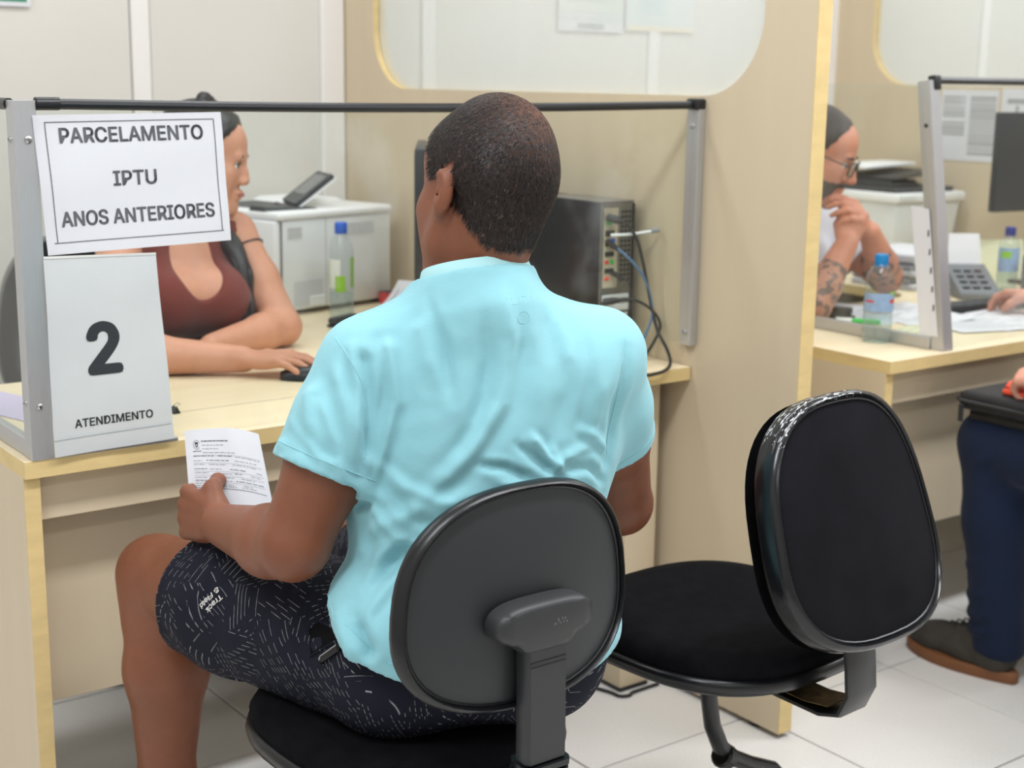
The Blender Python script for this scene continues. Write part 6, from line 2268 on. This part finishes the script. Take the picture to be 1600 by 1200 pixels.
# --- man with glasses in the right booth
def man_in_glasses():
    root = person('man with glasses, beard and white t-shirt resting his clasped hands against his mouth', (0.80, 0.62, 0))
    H = Frame((0.772, 0.372, 1.152), yaw=150, pitch=-19, roll=0, s=1.0)
    sp = dict(LS=vec(0.985, 0.500, 0.955), RS=vec(0.655, 0.415, 0.955), NB=vec(0.790, 0.480, 1.010), PV=vec(0.78, 0.72, 0.55))
    T = Frame((0.8, 0.5, 0), yaw=165)
    RE, RW = vec(0.655, 0.250, 0.782), vec(0.785, 0.262, 0.935)
    LE, LW = vec(1.045, 0.340, 0.820), vec(0.885, 0.275, 0.958)
    S = Field((0.50, 0.12, -0.01), (1.20, 0.92, 1.30), 0.0042)
    head_field(S, H, 0.3, 1.05, True, 0.97, 0.97)
    S.chain([H(0, -0.025, -0.04), sp['NB'], sp['NB'] + vec(0, 0, -0.05)], [0.056, 0.058, 0.07], 0.02)
    build_torso(S, T, sp, -0.004, (0.17, 0.115, 0.15), (0.16, 0.125, 0.16), (0.175, 0.14, 0.11), 0.05)
    arm_field(S, sp['LS'], LE, LW, (0.054, 0.05, 0.043, 0.043, 0.028))
    arm_field(S, sp['RS'], RE, RW, (0.054, 0.05, 0.043, 0.043, 0.029))
    # right fist below, left hand laid over it with the fingers to the mouth
    j1 = hand_field(S, RW, vec(0.30, 0.02, 0.95), vec(0.55, 0.75, -0.2), 1, [(70, 85, 50)] * 4, [(0.045, 0.03, 0.02), (0.07, 0.025, 0.035), (0.08, 0.01, 0.05)], 0.98)
    j2 = hand_field(S, LW, vec(-0.72, -0.12, 0.62), vec(-0.45, 0.70, -0.45), -1, [(32, 30, 18), (34, 32, 20), (36, 34, 22), (40, 36, 24)], [(0.04, 0.04, 0.01), (0.065, 0.045, 0.025), (0.085, 0.035, 0.035)], 1.0, 1.25)
    for sx in (-1, 1):
        leg_field(S, sp['PV'] + vec(sx * 0.09, -0.02, -0.02), vec(0.80 + sx * 0.12, 0.30, 0.51), vec(0.80 + sx * 0.10, 0.40, 0.10), foot=(0, -0.14, 0))
    V, Q = S.mesh()
    V = relax(V, Q, 1, 0.35)
    N = vnormals(V, Q)
    npmesh('body', V, Q, M_SKIN2, root)
    eyes(H, root, 1.02)
    L = H.loc(V)
    x, y, z = L[:, 0], L[:, 1], L[:, 2]
    front = 0.060 - 0.45 * np.clip(0.085 - z, 0, 1)
    low = -0.06 + 0.06 * np.clip((y + 0.07) / 0.08, 0, 1)
    ear = (np.abs(x) > 0.068) & (y > -0.03) & (z < 0.030)
    g = np.minimum((front - y) / 0.015, (z - low) / 0.015)
    g = np.where(ear, -1, g)
    burn = np.minimum.reduce([(np.abs(x) - 0.052) / 0.01, (y + 0.006) / 0.01, (0.022 - y) / 0.01, (z + 0.03) / 0.01, (0.06 - z) / 0.01])
    g = np.where((burn > 0) & (np.abs(x) < 0.078), np.maximum(g, burn * 0.5), g)
    g = np.where(z < -0.11, -1, g)
    shell_part('short_hair', V, Q, N, g + 0.35 * vnoise(L, 190, 3), 0.004, M_BROWNHAIR, root)
    # beard along jaw, chin and upper lip
    gb = np.minimum.reduce([(y - 0.002) / 0.012, (-0.040 - 0.25 * np.clip(0.06 - y, 0, 1) * 0 - z) / 0.012 + 0 * x, (0.125 + z) / 0.01])
    lip = ((z + 0.062) / 0.011) ** 2 + (x / 0.026) ** 2
    gb = np.where((lip < 1) & (y > 0.06), -1, gb)
    gb = np.where(np.linalg.norm(L, axis=1) > 0.145, -1, gb)
    far = np.min([np.linalg.norm(V - np.array(p), axis=1) for j in (j1, j2) for q in j for p in q], axis=0)
    gb = np.where(far < 0.024, -1, gb)
    shell_part('beard', V, Q, N, gb + 0.12 * vnoise(L, 200, 8), 0.003, M_BEARD, root)
    for q in (-1, 1):
        MB().tube([H(q * 0.014, 0.0950, 0.026), H(q * 0.030, 0.0960, 0.031), H(q * 0.048, 0.085, 0.026)], [0.0028, 0.0034, 0.0018], 6).build('eyebrow', M_BROWNHAIR, root)
    # tattooed skin on both forearms
    k = NT('tattooed_skin')
    nz = k.noise(38, 3)
    n2 = k.noise(90, 2)
    f = k.math('GREATER_THAN', k.math('MULTIPLY_ADD', n2, 0.35, nz), 0.70)
    k.l(k.mix(k.math('MULTIPLY', f, 0.75), lin((190, 132, 108)), lin((72, 76, 78))), k.p.inputs['Base Color'])
    k.p.inputs['Roughness'].default_value = 0.5
    for e, w_ in ((RE, RW), (LE, LW)):
        d, t = seg_dist(V, e, w_)
        gg = np.where((d < 0.06) & (t < 0.62), np.minimum(1, (0.62 - t) * 8), -1)
        shell_part('tattoo', V, Q, N, gg, 0.0, k.m, root, 0.0005)
    # t-shirt
    S = Field((0.52, 0.26, 0.42), (1.16, 0.92, 1.08), 0.005)
    build_torso(S, T, sp, 0.008, (0.17, 0.115, 0.15), (0.165, 0.13, 0.16), (0.18, 0.145, 0.11), 0.052)
    for sh, el in ((sp['LS'], LE), (sp['RS'], RE)):
        d = unit(el - sh)
        h = sh + (el - sh) * 0.62
        S.chain([sh, sh + (el - sh) * 0.72], [0.064, 0.070], 0.03)
        S.cone(h - d * 0.03, h + d * 0.1, 0.060, 0.064, 0.002, 'cut')
        S.half_cut(h, d, 0.085, 0.2)
    S.half_cut(sp['NB'] + vec(0, -0.02, 0.012), (0.05, -0.35, 1), 0.075, 0.12)
    S.plane_cut((0, 0, 0.48), (0, 0, -1))
    V2, Q2 = S.mesh()
    V2 = relax(V2, Q2, 1, 0.4)
    N2 = vnormals(V2, Q2)
    V2 = V2 + N2 * (0.003 * vnoise(V2, 40, 2))[:, None]
    npmesh('t_shirt', V2, Q2, M_WHITE_TEE, root)
    S = Field((0.50, 0.18, 0.02), (1.10, 0.92, 0.68), 0.007)
    S.ell(sp['PV'], (0.185, 0.15, 0.115), T.R, 0.03)
    for sx in (-1, 1):
        leg_field(S, sp['PV'] + vec(sx * 0.09, -0.02, -0.02), vec(0.80 + sx * 0.12, 0.30, 0.51), vec(0.80 + sx * 0.10, 0.40, 0.10), (0.1, 0.09, 0.07, 0.062, 0.05))
    V2, Q2 = S.mesh()
    npmesh('trousers', relax(V2, Q2, 1), Q2, M_DENIM, root)
    # glasses
    gl = thing('glasses', 'dark-rimmed glasses worn by the man in the right booth', 'glasses', tuple(H(0, 0.11, 0)))
    b = MB()
    for q in (-1, 1):
        o = [H(q * 0.034 + 0.025 * math.copysign(abs(math.cos(a)) ** 0.75, math.cos(a)), 0.109 - 0.007 * abs(q * 0.034 + 0.025 * math.cos(a)) / 0.06, 0.003 + 0.0185 * math.copysign(abs(math.sin(a)) ** 0.75, math.sin(a))) for a in [2 * PI * i / 24 for i in range(24)]]
        b.tube(o, 0.0021, 8, closed=True)
        lens = MB()
        lens.rings([[Vector(p) for p in o], [Vector(p + H.R @ vec(0, 0.0012, 0)) for p in o]])
        lens.build('lens', M_PET, gl)
    b.tube([H(-0.010, 0.111, 0.008), H(0, 0.1135, 0.011), H(0.010, 0.111, 0.008)], 0.002, 8)
    b.build('rims', M_BLACK, gl)
    for q in (-1, 1):
        MB().tube([H(q * 0.059, 0.102, 0.010), H(q * 0.074, 0.070, 0.012), H(q * 0.083, 0.015, 0.016), H(q * 0.084, -0.012, 0.012), H(q * 0.080, -0.032, -0.008)], [0.002, 0.0018, 0.0018, 0.0018, 0.0022], 8).build('temple', M_BLACK, gl)
    return root


man_in_glasses()
dup(c3, 'office_chair', (0.80, 0.80, 0), (0, 0, rad(180)), 'grey office chair under the man in glasses')


# --- seated customers at the right-hand desk, mostly outside the picture
def customer(label, px, seat_y, head_yaw, skin, shirt_m, arms, reach=None, fn=None):
    root = person(label, (px, seat_y, 0))
    PV = vec(px, seat_y, 0.575)
    sp = dict(LS=vec(px - 0.17, seat_y + 0.04, 0.98), RS=vec(px + 0.17, seat_y + 0.04, 0.98), NB=vec(px, seat_y + 0.03, 1.04), PV=PV)
    T = Frame((px, seat_y, 0), yaw=0)
    H = Frame((px, seat_y + 0.06, 1.17), yaw=head_yaw, pitch=-8)
    kn = [vec(px - 0.09, seat_y + 0.47, 0.555), vec(px + 0.13, seat_y + 0.46, 0.555)]
    an = [vec(px - 0.055, seat_y + 0.44, 0.115), vec(px + 0.16, seat_y + 0.42, 0.115)]
    lo = vec(px - 0.4, seat_y - 0.25, -0.01)
    hi = vec(px + 0.42, max(seat_y + 0.72, (reach[1] + 0.25) if reach is not None else -9), 1.34)
    S = Field(lo, hi, 0.0050)
    head_field(S, H)
    S.chain([H(0, -0.02, -0.04), sp['NB'], sp['NB'] + vec(0, 0, -0.05)], [0.054, 0.056, 0.07], 0.02)
    build_torso(S, T, sp, -0.004)
    js = []
    for a in arms:
        sh, el, wr, d, n, side, cu, th, sz = a
        arm_field(S, sh, el, wr)
        js.append(hand_field(S, wr, d, n, side, cu, th, sz, 1.15))
    for k_, (k1, a1) in enumerate(zip(kn, an)):
        leg_field(S, PV + vec((-0.09, 0.09)[k_], 0.03, -0.02), k1, a1)
    V, Q = S.mesh()
    V = relax(V, Q, 1, 0.35)
    N = vnormals(V, Q)
    npmesh('body', V, Q, skin, root)
    eyes(H, root)
    L = H.loc(V)
    x, y, z = L[:, 0], L[:, 1], L[:, 2]
    g = np.minimum((0.055 - 0.4 * np.clip(0.085 - z, 0, 1) - y) / 0.015, (z + 0.06 - 0.06 * np.clip((y + 0.07) / 0.08, 0, 1)) / 0.015)
    g = np.where(((np.abs(x) > 0.07) & (y > -0.03) & (z < 0.03)) | (z < -0.11), -1, g)
    shell_part('short_hair', V, Q, N, g, 0.008, M_BROWNHAIR, root)
    S = Field(lo + vec(0, 0, 0.45), hi - vec(0, 0, 0.24), 0.006)
    build_torso(S, T, sp, 0.008)
    for a in arms:
        sh, el = a[0], a[1]
        d = unit(el - sh)
        h = sh + (el - sh) * 0.6
        S.chain([sh, sh + (el - sh) * 0.7], [0.06, 0.062], 0.03)
        S.half_cut(h, d, 0.08, 0.2)
    S.half_cut(sp['NB'] + vec(0, 0, 0.015), (0, 0.2, 1), 0.075, 0.12)
    S.plane_cut((0, 0, 0.50), (0, 0, -1))
    V2, Q2 = S.mesh()
    npmesh('shirt', relax(V2, Q2, 1), Q2, shirt_m, root)
    S = Field(vec(px - 0.30, seat_y - 0.22, 0.0), vec(px + 0.34, seat_y + 0.62, 0.72), 0.0055)
    S.ell(PV, (0.182, 0.15, 0.112), T.R, 0.03)
    for k_, (k1, a1) in enumerate(zip(kn, an)):
        hp = PV + vec((-0.09, 0.09)[k_], 0.03, -0.02)
        S.chain([hp, (hp + k1) / 2, k1], [0.102, 0.092, 0.076], 0.03)
        S.chain([k1, k1 * 0.6 + a1 * 0.4, a1 + vec(0, 0, -0.03)], [0.074, 0.071, 0.062], 0.03)
        S.plane_cut(a1 + vec(0, 0, -0.055), (0, 0.15, -1), (a1 - vec(0.12, 0.12, 0.12), a1 + vec(0.12, 0.12, 0.0)))
    S.plane_cut((0, 0, 0.472), (0, 0, -1), (vec(px - 0.30, seat_y - 0.22, 0.40), vec(px + 0.34, seat_y + 0.2, 0.5)), 0.01)
    V2, Q2 = S.mesh()
    V2 = relax(V2, Q2, 1, 0.4)
    N2 = vnormals(V2, Q2)
    D = 0.003 * vnoise(V2, 30, 5)
    for k1, a1 in zip(kn, an):
        for i, zz in enumerate((0.12, 0.155, 0.20, 0.27)):
            c = a1 + (k1 - a1) * ((zz - 0.11) / 0.44)
            fold(V2, N2, D, [c + vec(-0.08, -0.03, 0.01 * i), c + vec(-0.05, 0.05, -0.012), c + vec(0.03, 0.07, 0.006)], 0.010, 0.006 - 0.0012 * i)
        fold(V2, N2, D, [k1 + vec(-0.09, -0.06, -0.02), k1 + vec(-0.07, -0.02, -0.06)], 0.012, -0.006)
    V2 = V2 + N2 * D[:, None]
    npmesh('trousers', V2, Q2, M_DENIM, root)
    return root, an, kn, PV


def shoe(label, a, yaw=0.0):
    """suede lace-up with a brown gum sole; a is the ankle point above it"""
    ax, ay = a[0], a[1]
    t = thing('shoe', label, 'shoe', (ax, ay + 0.05, 0), (0, 0, yaw))
    L = dict(local=True)
    out = []
    for i in range(40):
        th = 2 * PI * i / 40
        y = 0.150 * math.cos(th)
        wv = 0.046 + 0.008 * math.cos(th) - 0.010 * math.cos(2 * th - 0.5)
        x = wv * math.copysign(abs(math.sin(th)) ** 0.75, math.sin(th))
        out.append((x, y))
    b = MB()
    b.rings([[Vector((x * s, y * s, z)) for x, y in out] for s, z in ((0.97, 0.0), (1.0, 0.004), (1.01, 0.024), (0.985, 0.027))])
    b.build('sole', mat('gum_sole', (122, 78, 46), 0.6), t, smooth=50, **L)
    S = Field((-0.08, -0.17, 0.015), (0.08, 0.17, 0.16), 0.004)
    S.chain([(0, -0.095, 0.055), (0, -0.02, 0.052), (0, 0.075, 0.042), (0, 0.108, 0.036)], [0.044, 0.043, 0.042, 0.034], 0.02)
    S.chain([(0, -0.085, 0.07), (0, -0.05, 0.105)], [0.045, 0.048], 0.02)
    S.chain([(0, -0.03, 0.085), (0, 0.05, 0.060)], [0.030, 0.024], 0.015)
    S.plane_cut((0, 0, 0.024), (0, 0, -1))
    S.plane_cut((0, -0.06, 0.115), (0, 0.25, 1))
    S.cone((0, -0.065, 0.10), (0, -0.06, 0.2), 0.037, 0.045, 0.004, 'cut')
    V, Q = S.mesh()
    npmesh('upper', relax(V, Q, 1), Q, mat('dark_suede', (60, 56, 50), 0.95, var=0.15, scale=40), t, local=True)
    for k in range(4):
        y = -0.005 + 0.018 * k
        z = 0.114 - 0.0085 * k
        MB().tube([(-0.022, y, z - 0.010), (0, y + 0.004, z), (0.022, y, z - 0.010)], 0.0022, 6).build('lace', M_CHARC, t, **L)
    return t


shoe('dark shoe on the left foot of the man in aqua', (-1.243, -0.09), rad(10))
shoe('dark shoe on the right foot of the man in aqua', (-0.890, -0.07), rad(-10))
FISTC = [(60, 70, 40)] * 4
TH = [(0.045, 0.035, 0.015), (0.07, 0.03, 0.03), (0.085, 0.015, 0.04)]
q1, an1, kn1, pv1 = customer('customer in dark navy jeans seated at the right-hand desk with a black bag', 0.715, -0.80, 10, M_SKIN3, M_GREYSHIRT,
    [(vec(0.545, -0.76, 0.98), vec(0.52, -0.70, 0.735), vec(0.578, -0.500, 0.742), vec(0.02, 0.95, -0.15), vec(0.35, -0.2, -0.9), -1, [(50, 55, 35)] * 4, TH, 1.0),
     (vec(0.885, -0.76, 0.98), vec(0.95, -0.66, 0.73), vec(0.88, -0.42, 0.725), vec(-0.2, 0.9, -0.2), vec(0, -0.2, -1), -1, [(25, 30, 20)] * 4, TH, 1.0)])
shoe('dark grey suede shoe with gum sole, nearest foot of the jeans wearer', (0.655, -0.320), rad(0))
shoe('dark grey suede shoe of the jeans wearer, the foot under the picture edge', (0.875, -0.36), rad(-5))
q2, an2, kn2, pv2 = customer('customer whose hand reaches over the papers on the right-hand desk', 1.36, -0.80, -5, M_SKIN3, M_GREYSHIRT,
    [(vec(1.19, -0.66, 1.0), vec(1.245, -0.30, 0.88), vec(1.225, -0.03, 0.805), vec(-0.02, 0.98, -0.10), vec(-0.15, -0.2, -0.95), 1, [(20, 35, 25), (24, 38, 26), (26, 38, 26), (30, 40, 26)], [(0.04, 0.04, 0.012), (0.065, 0.048, 0.03), (0.085, 0.045, 0.045)], 1.0),
     (vec(1.53, -0.76, 0.98), vec(1.58, -0.62, 0.73), vec(1.50, -0.38, 0.69), vec(-0.2, 0.9, -0.2), vec(0, -0.2, -1), -1, [(25, 30, 20)] * 4, TH, 1.0)], reach=(1.2, 0.1))
shoe('dark shoe of the reaching customer, left foot', (an2[0][0], an2[0][1]), 0)
shoe('dark shoe of the reaching customer, right foot', (an2[1][0], an2[1][1]), 0)
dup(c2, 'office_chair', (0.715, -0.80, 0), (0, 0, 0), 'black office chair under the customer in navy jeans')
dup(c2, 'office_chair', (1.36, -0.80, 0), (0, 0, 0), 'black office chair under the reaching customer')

# bag on the lap, and the coral-red strap or case in the hand
t = thing('bag', 'black briefcase-like bag lying on the lap of the customer in jeans', 'bag', (0.66, -0.45, 0.635))
M_BAG = mat('black_nylon', (22, 22, 26), 0.6, var=0.2, scale=60, bump=0.3, bscale=900)
MB().box(0.535, 0.93, -0.60, -0.285, 0.636, 0.680, 0.016, 3).build('body', M_BAG, t)
MB().tube([(0.545, -0.281, 0.658), (0.925, -0.281, 0.658)], 0.004, 8).tube([(0.532, -0.59, 0.658), (0.532, -0.295, 0.658)], 0.004, 8).build('zip', M_CHARC, t)
MB().box(0.525, 0.530, -0.310, -0.298, 0.612, 0.650, 0.001, 1).build('zip_pull', M_CHARC, t)
MB().box(0.56, 0.92, -0.58, -0.30, 0.612, 0.637, 0.008, 2).build('flap', M_BAG, t)
t = thing('case', 'coral-red soft case held in the hand of the customer in jeans', 'case', (0.62, -0.41, 0.68))
MB().box(0.565, 0.675, -0.455, -0.375, 0.681, 0.694, 0.005, 2).build('body', M_ORANGE, t)
MB().tube([(0.58, -0.40, 0.694), (0.572, -0.385, 0.700), (0.60, -0.375, 0.703)], 0.005, 8).build('strap', M_ORANGE, t)
